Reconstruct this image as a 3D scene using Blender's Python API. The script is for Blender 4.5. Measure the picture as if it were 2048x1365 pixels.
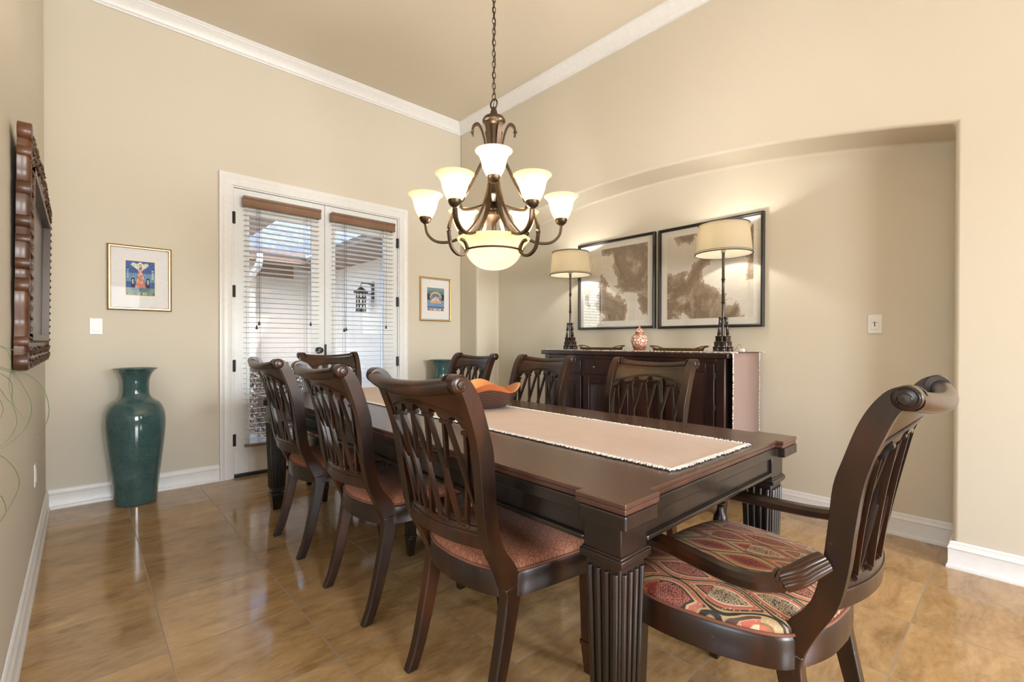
import bpy, bmesh, math, random
from mathutils import Vector, Matrix
random.seed(7)
S = bpy.context.scene
COL = S.collection
for o in list(bpy.data.objects):
    bpy.data.objects.remove(o)
pi = math.pi

# ------------------------------------------------------------------ camera
cam_d = bpy.data.cameras.new('camera')
cam = bpy.data.objects.new('camera', cam_d)
COL.objects.link(cam)
r_, u_, f_ = Vector((.7381, -.6747, .0017)), Vector((.0034, .0062, 1.0)), Vector((.6747, .7381, -.0067))
mw = Matrix.Identity(4)
for i in range(3):
    mw[i][0], mw[i][1], mw[i][2] = r_[i], u_[i], -f_[i]
mw[2][3] = 1.15
cam.matrix_world = mw
cam_d.sensor_width = 36
cam_d.lens = 16.551
cam_d.shift_y = .00464
cam_d.clip_start = .02
S.camera = cam

# ------------------------------------------------------------------ light, exposure
S.view_settings.view_transform = 'Standard'
S.view_settings.look = 'None'
S.view_settings.exposure = .9
S.view_settings.gamma = 1
S.view_settings.use_curve_mapping = False
try:
    S.cycles.use_denoising = True
    S.cycles.max_bounces = 10
    S.cycles.diffuse_bounces = 5
    S.cycles.glossy_bounces = 4
    S.cycles.transmission_bounces = 8
    S.cycles.caustics_reflective = False
    S.cycles.caustics_refractive = False
    S.cycles.sample_clamp_indirect = 6
except Exception:
    pass
W = bpy.data.worlds.new('sky')
S.world = W
W.use_nodes = True
wn = W.node_tree.nodes
sky = wn.new('ShaderNodeTexSky')
try:
    sky.sky_type = 'NISHITA'
    sky.sun_disc = False
    sky.sun_elevation = math.radians(50)
    sky.sun_rotation = math.radians(200)
except Exception:
    pass
W.node_tree.links.new(sky.outputs[0], wn['Background'].inputs[0])
wn['Background'].inputs[1].default_value = .85


def lamp(name, kind, loc, energy, color=(1, 1, 1), rot=(0, 0, 0), **kw):
    d = bpy.data.lights.new(name, kind)
    d.energy = energy
    d.color = color
    for k, v in kw.items():
        setattr(d, k, v)
    o = bpy.data.objects.new(name, d)
    o.location = loc
    o.rotation_euler = rot
    COL.objects.link(o)
    return o


lamp('sunlight', 'SUN', (0, 0, 9), 2.0, (1, .95, .86), (math.radians(40), 0, math.radians(25)), angle=.02)
# added area lamps standing in for daylight at the unseen windows off camera
lamp('added_daylight_side', 'AREA', (-3.12, -.4, 1.6), 12, (.95, .97, 1), (0, math.radians(-90), 0), shape='RECTANGLE', size=1.5, size_y=1.4)
lamp('added_daylight_behind', 'AREA', (.2, -4.32, 1.6), 100, (.97, .98, 1), (math.radians(90), 0, 0), shape='RECTANGLE', size=1.5, size_y=1.5)
lamp('added_daylight_hall', 'AREA', (2.6, -4.32, 1.6), 105, (.97, .98, 1), (math.radians(90), 0, 0), shape='RECTANGLE', size=1.1, size_y=1.5)  # added fill that lifts the mirror wall, no such source in view


# ------------------------------------------------------------------ materials
def lin(c):
    return tuple(((x / 12.92) if x <= .04045 else ((x + .055) / 1.055) ** 2.4) for x in c)


class NT:
    def __init__(s, name):
        s.m = bpy.data.materials.new(name)
        s.m.use_nodes = True
        s.t = s.m.node_tree
        s.p = s.t.nodes['Principled BSDF']
        s.out = s.t.nodes['Material Output']
        s._tc = None

    def n(s, typ, **kw):
        x = s.t.nodes.new(typ)
        for k, v in kw.items():
            if k.startswith('i_'):
                k2 = k[2:]
                x.inputs[int(k2) if k2.isdigit() else k2].default_value = v
            else:
                setattr(x, k, v)
        return x

    def l(s, a, b):
        s.t.links.new(a, b)

    def coord(s, scale=(1, 1, 1), rot=(0, 0, 0), which='Object'):
        if s._tc is None:
            s._tc = s.n('ShaderNodeTexCoord')
        mp = s.n('ShaderNodeMapping')
        mp.inputs['Scale'].default_value = scale
        mp.inputs['Rotation'].default_value = rot
        s.l(s._tc.outputs[which], mp.inputs[0])
        return mp.outputs[0]

    def noise(s, vec, scale, detail=4, rough=.55, dist=0):
        x = s.n('ShaderNodeTexNoise')
        x.inputs['Scale'].default_value = scale
        x.inputs['Detail'].default_value = detail
        x.inputs['Roughness'].default_value = rough
        x.inputs['Distortion'].default_value = dist
        s.l(vec, x.inputs['Vector'])
        return x.outputs['Fac']

    def ramp(s, fac, stops, interp='LINEAR'):
        x = s.n('ShaderNodeValToRGB')
        x.color_ramp.interpolation = interp
        e = x.color_ramp.elements
        while len(e) < len(stops):
            e.new(.5)
        for el, (p, c) in zip(e, stops):
            el.position = p
            el.color = (*c, 1)
        s.l(fac, x.inputs[0])
        return x.outputs[0]

    def math(s, op, a, b=None, c=None):
        x = s.n('ShaderNodeMath', operation=op)
        for i, v in enumerate((a, b, c)):
            if v is None:
                continue
            if isinstance(v, (int, float)):
                x.inputs[i].default_value = v
            else:
                s.l(v, x.inputs[i])
        return x.outputs[0]

    def mix(s, fac, a, b, blend='MIX'):
        x = s.n('ShaderNodeMix', data_type='RGBA', blend_type=blend)
        for sock, v in ((x.inputs[0], fac), (x.inputs[6], a), (x.inputs[7], b)):
            if isinstance(v, tuple):
                sock.default_value = (*v, 1)
            elif isinstance(v, (int, float)):
                sock.default_value = v
            else:
                s.l(v, sock)
        return x.outputs[2]

    def bump(s, h, strength=.1, dist=.01):
        x = s.n('ShaderNodeBump')
        x.inputs['Strength'].default_value = strength
        x.inputs['Distance'].default_value = dist
        s.l(h, x.inputs['Height'])
        s.l(x.outputs[0], s.p.inputs['Normal'])

    def set(s, base=None, rough=None, **kw):
        if base is not None:
            if isinstance(base, tuple):
                s.p.inputs['Base Color'].default_value = (*base, 1)
            else:
                s.l(base, s.p.inputs['Base Color'])
        if rough is not None:
            if isinstance(rough, (int, float)):
                s.p.inputs['Roughness'].default_value = rough
            else:
                s.l(rough, s.p.inputs['Roughness'])
        for k, v in kw.items():
            s.p.inputs[k.replace('_', ' ')].default_value = v
        return s


def simple(name, c, rough=.5, **kw):
    t = NT(name)
    v = t.coord()
    nz = t.noise(v, 30, 3)
    base = t.mix(nz, tuple(x * .93 for x in c), tuple(min(1, x * 1.06) for x in c))
    t.set(base, rough, **kw)
    return t.m


def wall_paint(name, c):
    t = NT(name)
    v = t.coord()
    t.set(c, .62)
    t.bump(t.noise(v, 90, 3), .12, .004)
    return t.m


def wood(name, dark, mid, red, rough=.3, scale=6, coat=.25, wear=True):
    t = NT(name)
    v = t.coord((scale, scale, scale * .35))
    n1 = t.noise(v, 1.3, 3, .5, .25)
    c = t.ramp(n1, [(.22, dark), (.5, mid), (.82, red)])
    if wear:
        n2 = t.noise(t.coord((1, 1, 1)), 60, 2, .5)
        spk = t.ramp(n2, [(.0, (1, 1, 1)), (.24, (1, 1, 1)), (.27, (0, 0, 0))])
        c = t.mix(spk, c, tuple(x * 2.5 + .02 for x in mid))
    t.set(c, rough, Coat_Weight=coat, Coat_Roughness=.18)
    t.bump(t.noise(t.coord((14, 14, 3)), 8, 4), .05, .003)
    return t.m


M_WALL = wall_paint('cream wall paint', (.66, .612, .512))
M_CEIL = wall_paint('tan ceiling paint', (.685, .622, .512))
M_TRIM = simple('white trim paint', (.82, .83, .83), .35)
M_DOOR = simple('white door paint', (.79, .82, .84), .35)
M_WOOD = wood('walnut chair wood', (.006, .003, .0017), (.022, .0082, .0034), (.085, .024, .0065), .31, 6, .15)
M_BLACKWOOD = wood('black brown table wood', (.005, .0038, .0034), (.011, .007, .005), (.032, .011, .006), .34)
M_SIDEBOARD = wood('espresso sideboard wood', (.010, .0045, .004), (.026, .009, .0065), (.055, .016, .010), .35)
M_TOP = wood('brown tabletop', (.062, .029, .020), (.082, .039, .026), (.105, .05, .032), .26, 3, .1, False)
M_TOPEDGE = wood('reddish tabletop edge', (.045, .016, .011), (.078, .028, .019), (.11, .042, .027), .4)
M_BLINDWOOD = wood('stained blind wood', (.17, .092, .055), (.23, .13, .08), (.28, .165, .105), .4, 3, .1, False)
M_CARVED = wood('carved mirror wood', (.014, .006, .0035), (.062, .022, .0085), (.145, .050, .016), .45, 5)
M_BLACK = simple('black metal', (.012, .012, .013), .4)
M_FRAMEBLACK = simple('black picture frame', (.014, .012, .011), .35)
M_BRONZE = simple('brushed bronze', (.095, .064, .042), .36, Metallic=.85)
M_CHAIN = simple('dark bronze chain', (.07, .045, .03), .4, Metallic=.8)
M_GOLD = simple('gold frame', (.48, .30, .12), .35, Metallic=.75)
M_GOLDPALE = simple('pale gold frame lip', (.85, .62, .36), .3, Metallic=.6)  # paler gold for the flat step of the small frames
M_BRASS = simple('antique brass tray', (.20, .13, .05), .35, Metallic=.85)
M_PLASTIC = simple('white switch plastic', (.80, .80, .79), .3)
M_MAT = simple('white picture mat', (.78, .79, .82), .7)
M_LAMPWOOD = wood('dark bamboo lamp', (.008, .005, .004), (.022, .011, .008), (.06, .025, .015), .22, 8)
M_SLAT = simple('ivory blind slats', (.80, .77, .70), .4)
M_CORD = simple('grey blind cord', (.10, .10, .10), .6)
M_FRINGE = simple('white cotton fringe', (.86, .84, .80), .9)
M_TAN = simple('tan plug cord', (.45, .25, .07), .5)


def glassy(name, tint=(1, 1, 1), rough=0.0, refl=.08):
    """thin pane: clear with a fresnel reflection"""
    t = NT(name)
    tr = t.n('ShaderNodeBsdfTransparent')
    tr.inputs[0].default_value = (*tint, 1)
    gl = t.n('ShaderNodeBsdfGlossy')
    gl.inputs['Roughness'].default_value = rough
    lw = t.n('ShaderNodeLayerWeight')
    lw.inputs[0].default_value = .5
    f5 = t.math('POWER', lw.outputs['Facing'], 5.0)
    mx = t.n('ShaderNodeMixShader')
    t.l(t.math('MULTIPLY_ADD', f5, min(.9, refl * 14), refl), mx.inputs[0])
    t.l(tr.outputs[0], mx.inputs[1])
    t.l(gl.outputs[0], mx.inputs[2])
    t.l(mx.outputs[0], t.out.inputs[0])
    return t.m


M_GLASS = glassy('window glass', refl=.05)
M_PICGLASS = glassy('picture glass', refl=.045)
M_PRINTGLASS = glassy('non glare print glass', refl=.003)
t = NT('mirror glass')
t.set((.035, .024, .02), .28, Specular_IOR_Level=.3)
M_MIRROR = t.m


def floor_mat():
    t = NT('travertine tile floor')
    v = t.coord()
    sep = t.n('ShaderNodeSeparateXYZ')
    t.l(v, sep.inputs[0])
    T = .455
    ax = t.math('DIVIDE', t.math('SUBTRACT', sep.outputs[0], .235), T)
    ay = t.math('DIVIDE', t.math('SUBTRACT', sep.outputs[1], .316), T)
    fx, fy = t.math('FRACT', t.math('ADD', ax, 100)), t.math('FRACT', t.math('ADD', ay, 100))
    ix, iy = t.math('FLOOR', ax), t.math('FLOOR', ay)
    ex = t.math('MINIMUM', fx, t.math('SUBTRACT', 1.0, fx))
    ey = t.math('MINIMUM', fy, t.math('SUBTRACT', 1.0, fy))
    d = t.math('MINIMUM', ex, ey)
    grout = t.math('LESS_THAN', d, .0048)
    cmb = t.n('ShaderNodeCombineXYZ')
    t.l(ix, cmb.inputs[0])
    t.l(iy, cmb.inputs[1])
    wn_ = t.n('ShaderNodeTexWhiteNoise', noise_dimensions='2D')
    t.l(cmb.outputs[0], wn_.inputs['Vector'])
    off = t.n('ShaderNodeVectorMath', operation='SCALE')
    t.l(wn_.outputs['Color'], off.inputs[0])
    off.inputs['Scale'].default_value = 30
    add = t.n('ShaderNodeVectorMath', operation='ADD')
    t.l(v, add.inputs[0])
    t.l(off.outputs[0], add.inputs[1])
    mp = t.n('ShaderNodeMapping')
    mp.inputs['Scale'].default_value = (1.6, 4.2, 1)
    t.l(add.outputs[0], mp.inputs[0])
    n1 = t.noise(mp.outputs[0], 2.0, 8, .66, .7)
    n2 = t.noise(mp.outputs[0], 11, 6, .62)
    c = t.ramp(n1, [(.28, (.235, .135, .052)), (.46, (.38, .23, .098)), (.6, (.48, .305, .14)), (.75, (.62, .44, .235))])
    c = t.mix(t.ramp(n2, [(.42, (0, 0, 0)), (.66, (.38, .38, .38))]), c, (.58, .42, .23))
    tint = t.ramp(wn_.outputs['Value'], [(0, (.86, .84, .82)), (1, (1.08, 1.05, 1.0))])
    c = t.mix(1.0, c, tint, 'MULTIPLY')
    gcol = t.mix(t.noise(v, .9, 1), (.19, .145, .105), (.46, .37, .27))
    c = t.mix(grout, c, gcol)
    rg = t.math('ADD', t.math('MULTIPLY', n1, .10), t.math('ADD', .055, t.math('MULTIPLY', grout, .4)))
    t.set(c, rg, Specular_IOR_Level=.8)
    bmp = t.n('ShaderNodeBump')
    bmp.inputs['Strength'].default_value = .15
    bmp.inputs['Distance'].default_value = .002
    t.l(t.math('SUBTRACT', t.math('MULTIPLY', n2, .25), grout), bmp.inputs['Height'])
    t.l(bmp.outputs[0], t.p.inputs['Normal'])
    return t.m


M_FLOOR = floor_mat()


def glaze():
    t = NT('teal crackle glaze')
    v = t.coord()
    n = t.noise(v, 9, 6, .65)
    n2 = t.noise(v, 120, 2)
    c = t.ramp(n, [(.3, (.035, .085, .09)), (.6, (.06, .13, .135)), (.8, (.10, .185, .18))])
    c = t.mix(t.ramp(n2, [(.35, (.55, .55, .55)), (.5, (0, 0, 0))]), c, (.02, .055, .06))
    t.set(c, .1, Coat_Weight=.5, Coat_Roughness=.05)
    return t.m


M_GLAZE = glaze()


def weave(name, a, b, scale):
    t = NT(name)
    v = t.coord()
    sep = t.n('ShaderNodeSeparateXYZ')
    t.l(v, sep.inputs[0])
    sx = t.math('SINE', t.math('MULTIPLY', t.math('ADD', sep.outputs[0], t.math('MULTIPLY', sep.outputs[2], 1.0)), scale))
    sy = t.math('SINE', t.math('MULTIPLY', sep.outputs[1], scale))
    f = t.math('MULTIPLY_ADD', t.math('MULTIPLY', sx, sy), .5, .5)
    nz = t.noise(v, 9, 3)
    c = t.mix(f, a, b)
    c = t.mix(t.math('MULTIPLY', nz, .35), c, tuple(x * .82 for x in a))
    t.set(c, .9)
    t.bump(f, .25, .002)
    return t.m


M_RUNNER = weave('terracotta woven cotton', (.60, .44, .395), (.86, .80, .77), 900)
M_RUNNER2 = weave('dusty rose woven cotton', (.26, .175, .145), (.35, .255, .22), 700)


def seat_plain():
    t = NT('rust seat fabric')
    v = t.coord()
    sep = t.n('ShaderNodeSeparateXYZ')
    t.l(v, sep.inputs[0])
    # honeycomb out of three sine gratings at 60 degrees
    k = 200
    g = None
    for a in (0, 60, 120):
        ca, sa = math.cos(math.radians(a)), math.sin(math.radians(a))
        ph = t.math('ADD', t.math('MULTIPLY', sep.outputs[0], k * ca), t.math('MULTIPLY', sep.outputs[1], k * sa))
        cs = t.math('COSINE', ph)
        g = cs if g is None else t.math('ADD', g, cs)
    ring = t.math('SINE', t.math('MULTIPLY', g, 2.6))
    f = t.math('MULTIPLY_ADD', ring, .5, .5)
    c = t.mix(f, (.20, .064, .032), (.44, .165, .085))
    c = t.mix(t.math('MULTIPLY', t.noise(v, 300, 2), .3), c, (.48, .22, .13))
    t.set(c, .75, Sheen_Weight=.1)
    t.bump(f, .3, .003)
    return t.m


M_SEAT = seat_plain()
M_PIPING = simple('rust piping', (.22, .085, .05), .8)


def seat_ogee():
    t = NT('ogee leaf seat fabric')
    v = t.coord()
    sep = t.n('ShaderNodeSeparateXYZ')
    t.l(v, sep.inputs[0])
    U = t.math('ADD', sep.outputs[0], t.math('MULTIPLY', sep.outputs[1], .08))
    V = t.math('SUBTRACT', sep.outputs[1], t.math('MULTIPLY', sep.outputs[0], .08))
    a = t.math('DIVIDE', V, .052)
    ph = t.math('MULTIPLY', U, 2 * pi / .25)
    sn = t.math('MULTIPLY', t.math('SINE', ph), .46)
    e1 = t.math('ADD', t.math('DIVIDE', t.math('SUBTRACT', a, sn), 2.0), 50)
    e2 = t.math('ADD', t.math('DIVIDE', t.math('SUBTRACT', t.math('ADD', a, sn), 1.0), 2.0), 50)
    d1 = t.math('ABSOLUTE', t.math('SUBTRACT', t.math('FRACT', e1), .5))
    d2 = t.math('ABSOLUTE', t.math('SUBTRACT', t.math('FRACT', e2), .5))
    d1 = t.math('SUBTRACT', .5, d1)
    d2 = t.math('SUBTRACT', .5, d2)
    d = t.math('MINIMUM', d1, d2)
    # which leaf: tint by cell
    cid = t.n('ShaderNodeCombineXYZ')
    t.l(t.math('FLOOR', e1), cid.inputs[0])
    t.l(t.math('FLOOR', e2), cid.inputs[1])
    t.l(t.math('FLOOR', t.math('ADD', t.math('DIVIDE', U, .125), 50.25)), cid.inputs[2])
    wn2 = t.n('ShaderNodeTexWhiteNoise', noise_dimensions='3D')
    t.l(cid.outputs[0], wn2.inputs['Vector'])
    asym = t.math('MULTIPLY', t.math('SUBTRACT', d1, d2), .25)
    dd = t.math('ADD', d, asym)
    A = t.ramp(d, [(0, (.018, .012, .010)), (.022, (.018, .012, .010)), (.028, (.36, .24, .11)), (.05, (.36, .24, .11)), (.06, (.36, .10, .07)),
                   (.15, (.44, .15, .10)), (.16, (.50, .36, .21)), (.185, (.50, .36, .21)), (.195, (.03, .017, .014)), (.235, (.07, .04, .03)),
                   (.245, (.46, .16, .11)), (.5, (.38, .09, .06))])
    B = t.ramp(d, [(0, (.018, .012, .010)), (.022, (.018, .012, .010)), (.028, (.36, .24, .11)), (.05, (.36, .24, .11)), (.06, (.06, .03, .022)),
                   (.11, (.085, .04, .028)), (.118, (.46, .33, .19)), (.13, (.42, .10, .07)), (.19, (.38, .085, .06)), (.20, (.55, .42, .27)), (.3, (.52, .40, .26)), (.5, (.3, .2, .12))])
    Cc = t.ramp(d, [(0, (.018, .012, .010)), (.022, (.018, .012, .010)), (.028, (.36, .24, .11)), (.05, (.36, .24, .11)), (.06, (.34, .24, .13)),
                    (.15, (.36, .26, .15)), (.16, (.20, .085, .03)), (.2, (.30, .13, .045)), (.21, (.45, .12, .08)), (.3, (.36, .05, .035)), (.5, (.2, .04, .03))])
    w = wn2.outputs['Value']
    c = t.mix(t.math('GREATER_THAN', w, .38), A, B)
    c = t.mix(t.math('GREATER_THAN', w, .70), c, Cc)
    vor = t.n('ShaderNodeTexVoronoi', feature='DISTANCE_TO_EDGE')
    t.l(v, vor.inputs['Vector'])
    vor.inputs['Scale'].default_value = 210
    sq = t.math('LESS_THAN', vor.outputs['Distance'], .1)
    core = t.math('MULTIPLY', sq, t.math('GREATER_THAN', d, .235))
    c = t.mix(core, c, (.025, .015, .012))
    vd = t.n('ShaderNodeTexVoronoi', feature='F1')
    t.l(v, vd.inputs['Vector'])
    vd.inputs['Scale'].default_value = 120
    dots = t.math('MULTIPLY', t.math('LESS_THAN', vd.outputs['Distance'], .28), t.math('MULTIPLY', t.math('GREATER_THAN', d, .07), t.math('LESS_THAN', d, .15)))
    c = t.mix(t.math('MULTIPLY', dots, .75), c, (.55, .33, .20))
    c = t.mix(1.0, c, (1.4, 1.42, 1.38), 'MULTIPLY')
    t.set(c, .55, Sheen_Weight=.1)
    t.bump(t.noise(v, 400, 2), .1, .002)
    return t.m


M_OGEE = seat_ogee()


def shade_glass(name, col, emit):
    t = NT(name)
    tl = t.n('ShaderNodeBsdfTranslucent')
    tl.inputs[0].default_value = (*col, 1)
    df = t.n('ShaderNodeBsdfDiffuse')
    df.inputs[0].default_value = (*col, 1)
    m1 = t.n('ShaderNodeMixShader')
    m1.inputs[0].default_value = .3
    t.l(tl.outputs[0], m1.inputs[1])
    t.l(df.outputs[0], m1.inputs[2])
    em = t.n('ShaderNodeEmission')
    em.inputs[0].default_value = (1, .86, .60, 1)
    em.inputs[1].default_value = emit
    ad = t.n('ShaderNodeAddShader')
    t.l(m1.outputs[0], ad.inputs[0])
    t.l(em.outputs[0], ad.inputs[1])
    t.l(ad.outputs[0], t.out.inputs[0])
    return t.m


M_SHADE = shade_glass('amber frosted glass', (.96, .87, .66), .10)
M_LSHADE = shade_glass('cream linen lampshade', (.66, .60, .48), .01)
t = NT('lit bulb')
t.p.inputs['Emission Color'].default_value = (1, .86, .62, 1)
t.p.inputs['Emission Strength'].default_value = 6
M_BULB = t.m


def abstract(name, seed, flip):
    t = NT(name)
    v = t.coord((1, 1, 1))
    mp = t.n('ShaderNodeMapping')
    mp.inputs['Location'].default_value = (seed, seed * .7, seed * 1.3)
    t.l(v, mp.inputs[0])
    n1 = t.noise(mp.outputs[0], 2.6, 6, .55, .6)
    n2 = t.noise(mp.outputs[0], 11, 6, .7)
    sep = t.n('ShaderNodeSeparateXYZ')
    t.l(v, sep.inputs[0])
    g = t.math('MULTIPLY', sep.outputs[1], flip)
    f = t.math('ADD', n1, t.math('ADD', g, t.math('MULTIPLY', t.math('SUBTRACT', n2, .5), .22)))
    c = t.ramp(f, [(.40, (.74, .70, .63)), (.475, (.80, .76, .70)), (.487, (.46, .37, .28)), (.56, (.24, .17, .11)), (.64, (.33, .25, .175)), (.72, (.60, .52, .42)), (.75, (.80, .76, .69))])
    t.set(c, .6)
    return t.m


# ------------------------------------------------------------------ mesh helpers
class MB:
    def __init__(s):
        s.v, s.f, s.mi = [], [], []
        s.cur = 0

    def add(s, vs, fs):
        b = len(s.v)
        s.v += [tuple(p) for p in vs]
        s.f += [tuple(i + b for i in f) for f in fs]
        s.mi += [s.cur] * len(fs)
        return s

    def box(s, x0, x1, y0, y1, z0, z1):
        vs = [(x, y, z) for x in (x0, x1) for y in (y0, y1) for z in (z0, z1)]
        return s.add(vs, [(0, 1, 3, 2), (4, 6, 7, 5), (0, 4, 5, 1), (2, 3, 7, 6), (0, 2, 6, 4), (1, 5, 7, 3)])

    def frustum(s, c, a0, a1, z0, z1):
        """square taper round centre c: half sizes a0 at z0, a1 at z1"""
        vs = []
        for a, z in ((a0, z0), (a1, z1)):
            vs += [(c[0] - a, c[1] - a, z), (c[0] + a, c[1] - a, z), (c[0] + a, c[1] + a, z), (c[0] - a, c[1] + a, z)]
        return s.add(vs, [(3, 2, 1, 0), (4, 5, 6, 7), (0, 1, 5, 4), (1, 2, 6, 5), (2, 3, 7, 6), (3, 0, 4, 7)])

    def loft(s, rings, closed=True, caps=True):
        n = len(rings[0])
        vs = [p for r in rings for p in r]
        fs = []
        for i in range(len(rings) - 1):
            for j in range(n if closed else n - 1):
                k = (j + 1) % n
                fs.append((i * n + j, i * n + k, (i + 1) * n + k, (i + 1) * n + j))
        if caps and closed:
            fs.append(tuple(range(n - 1, -1, -1)))
            fs.append(tuple((len(rings) - 1) * n + j for j in range(n)))
        return s.add(vs, fs)

    def lathe(s, prof, c=(0, 0, 0), n=24, caps=False, axis=None):
        rings = []
        for r, z in prof:
            ring = []
            for j in range(n):
                a = 2 * pi * j / n
                p = Vector((r * math.cos(a), r * math.sin(a), z))
                if axis is not None:
                    p = axis @ p
                ring.append((p.x + c[0], p.y + c[1], p.z + c[2]))
            rings.append(ring)
        return s.loft(rings, True, caps)

    def sweep(s, pts, sec, scale=None, closed=False, up=(0, 0, 1), caps=True):
        """sweep the 2-D section sec [(a,b)] along pts; a runs sideways, b along 'up'"""
        P = [Vector(p) for p in pts]
        n = len(P)
        rings = []
        U = Vector(up)
        for i in range(n):
            if closed:
                T = P[(i + 1) % n] - P[i - 1]
            else:
                T = P[min(i + 1, n - 1)] - P[max(i - 1, 0)]
            T.normalize()
            A = T.cross(U)
            if A.length < 1e-4:
                A = T.cross(Vector((1, 0, 0)) if abs(T.x) < .9 else Vector((0, 1, 0)))
            A.normalize()
            B = A.cross(T)
            k = scale[i] if scale else 1
            rings.append([P[i] + A * (a * k) + B * (b * k) for a, b in sec])
        if closed:
            rings.append(rings[0])
            return s.loft(rings, True, False)
        return s.loft(rings, True, caps)

    def tube(s, pts, r, n=8, closed=False, scale=None, up=(0, 0, 1)):
        sec = [(r * math.cos(2 * pi * j / n), r * math.sin(2 * pi * j / n)) for j in range(n)]
        return s.sweep(pts, sec, scale, closed, up)

    def cyl(s, p0, p1, r, n=16):
        return s.tube([p0, p1], r, n)

    def ball(s, c, r, n=12, m=8, sz=1.0):
        prof = [(max(1e-4, r * math.sin(pi * i / m)), -r * sz * math.cos(pi * i / m)) for i in range(m + 1)]
        return s.lathe(prof, c, n)

    def surf(s, fn, nu, nv, close_u=False):
        vs = [fn(i / nu, j / nv) for j in range(nv + 1) for i in range(nu + (0 if close_u else 1))]
        w = nu if close_u else nu + 1
        fs = []
        for j in range(nv):
            for i in range(nu):
                k = (i + 1) % w if close_u else i + 1
                fs.append((j * w + i, j * w + k, (j + 1) * w + k, (j + 1) * w + i))
        return s.add(vs, fs)

    def slab(s, poly, z0, z1):
        """extrude a plan polygon between z0 and z1"""
        n = len(poly)
        vs = [(x, y, z0) for x, y in poly] + [(x, y, z1) for x, y in poly]
        fs = [tuple(range(n - 1, -1, -1)), tuple(range(n, 2 * n))]
        fs += [(i, (i + 1) % n, n + (i + 1) % n, n + i) for i in range(n)]
        return s.add(vs, fs)

    def xform(s, fn):
        s.v = [tuple(fn(Vector(p))) for p in s.v]
        return s

    def build(s, name, mat, parent=None, smooth=35, bevel=0, seg=2, loc=None, merge=False):
        me = bpy.data.meshes.new(name)
        me.from_pydata(s.v, [], s.f)
        mats = mat if isinstance(mat, (list, tuple)) else [mat]
        for m in mats:
            me.materials.append(m)
        me.polygons.foreach_set('material_index', s.mi)
        bm = bmesh.new()
        bm.from_mesh(me)
        if merge:
            bmesh.ops.remove_doubles(bm, verts=bm.verts, dist=1e-5)
        bmesh.ops.recalc_face_normals(bm, faces=bm.faces)
        bm.to_mesh(me)
        bm.free()
        if smooth:
            me.shade_smooth()
            me.set_sharp_from_angle(angle=math.radians(smooth))
        o = bpy.data.objects.new(name, me)
        COL.objects.link(o)
        if parent is not None:
            o.parent = parent
        if loc is not None:
            o.location = loc
        if bevel:
            b = o.modifiers.new('edge', 'BEVEL')
            b.width = bevel
            b.segments = seg
            b.limit_method = 'ANGLE'
            b.angle_limit = math.radians(40)
            b.harden_normals = False
        return o


def tag(o, label=None, cat=None, group=None, kind=None):
    for k, v in (('label', label), ('category', cat), ('group', group), ('kind', kind)):
        if v:
            o[k] = v
    return o


def thing(name, loc, label, cat, group=None, rz=0):
    o = bpy.data.objects.new(name, None)
    o.empty_display_size = .1
    COL.objects.link(o)
    o.location = loc
    o.rotation_euler = (0, 0, rz)
    return tag(o, label, cat, group)


def dup(root, loc, label, rz=0, group=None):
    def cp(o, par):
        c = o.copy()
        COL.objects.link(c)
        if par is not None:
            c.parent = par
        for ch in o.children:
            cp(ch, c)
        return c
    c = cp(root, None)
    c.location = loc
    c.rotation_euler = (0, 0, rz)
    c['label'] = label
    if group:
        c['group'] = group
    return c


def struct(o):
    o['kind'] = 'structure'
    return o


def cat(pts, n=6):
    """smooth curve through pts (tuples of any length)"""
    out = []
    P = [pts[0]] + list(pts) + [pts[-1]]
    for i in range(1, len(P) - 2):
        for k in range(n):
            t_ = k / n
            out.append(tuple(.5 * (2 * b + (c - a) * t_ + (2 * a - 5 * b + 4 * c - d) * t_ ** 2 + (3 * b - a - 3 * c + d) * t_ ** 3)
                             for a, b, c, d in zip(P[i - 1], P[i], P[i + 1], P[i + 2])))
    out.append(tuple(pts[-1]))
    return out


def lerp(xs, ys, x):
    if x <= xs[0]:
        return ys[0]
    for i in range(len(xs) - 1):
        if x <= xs[i + 1]:
            t_ = (x - xs[i]) / (xs[i + 1] - xs[i])
            return ys[i] + (ys[i + 1] - ys[i]) * t_
    return ys[-1]


# ------------------------------------------------------------------ the room
YB, X0, XN, XL, ZC = 4.508, 3.295, 3.607, -.183, 3.693
NY0, NY1 = .253, 4.19      # niche ends
YE = -.12                   # where the header wall ends beside the camera
XF, YF = -3.2, -4.4        # far walls of the space behind the camera

struct(MB().box(XF, 5.2, YF, YB + .15, -.12, 0).build('floor', M_FLOOR, smooth=0))
struct(MB().box(XF - .1, 5.3, YF - .1, YB + .15, ZC, ZC + .15).build('ceiling', M_CEIL, smooth=0))

m = MB()
DX0, DX1, DZ = .928, 2.497, 2.475
m.box(XL - .1, DX0, YB, YB + .15, 0, ZC)
m.box(DX1, XN + .25, YB, YB + .15, 0, ZC)
m.box(DX0, DX1, YB, YB + .15, DZ, ZC)
struct(m.build('wall_back', M_WALL, smooth=0))
struct(MB().box(XL - .1, XL, 1.95, YB, 0, ZC).build('wall_left', M_WALL, smooth=0, bevel=.012, seg=3))


def arch(y):
    c, h = (NY0 + NY1) / 2, (NY1 - NY0) / 2
    return 2.277 + .231 * (1 - ((y - c) / h) ** 2)


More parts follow.
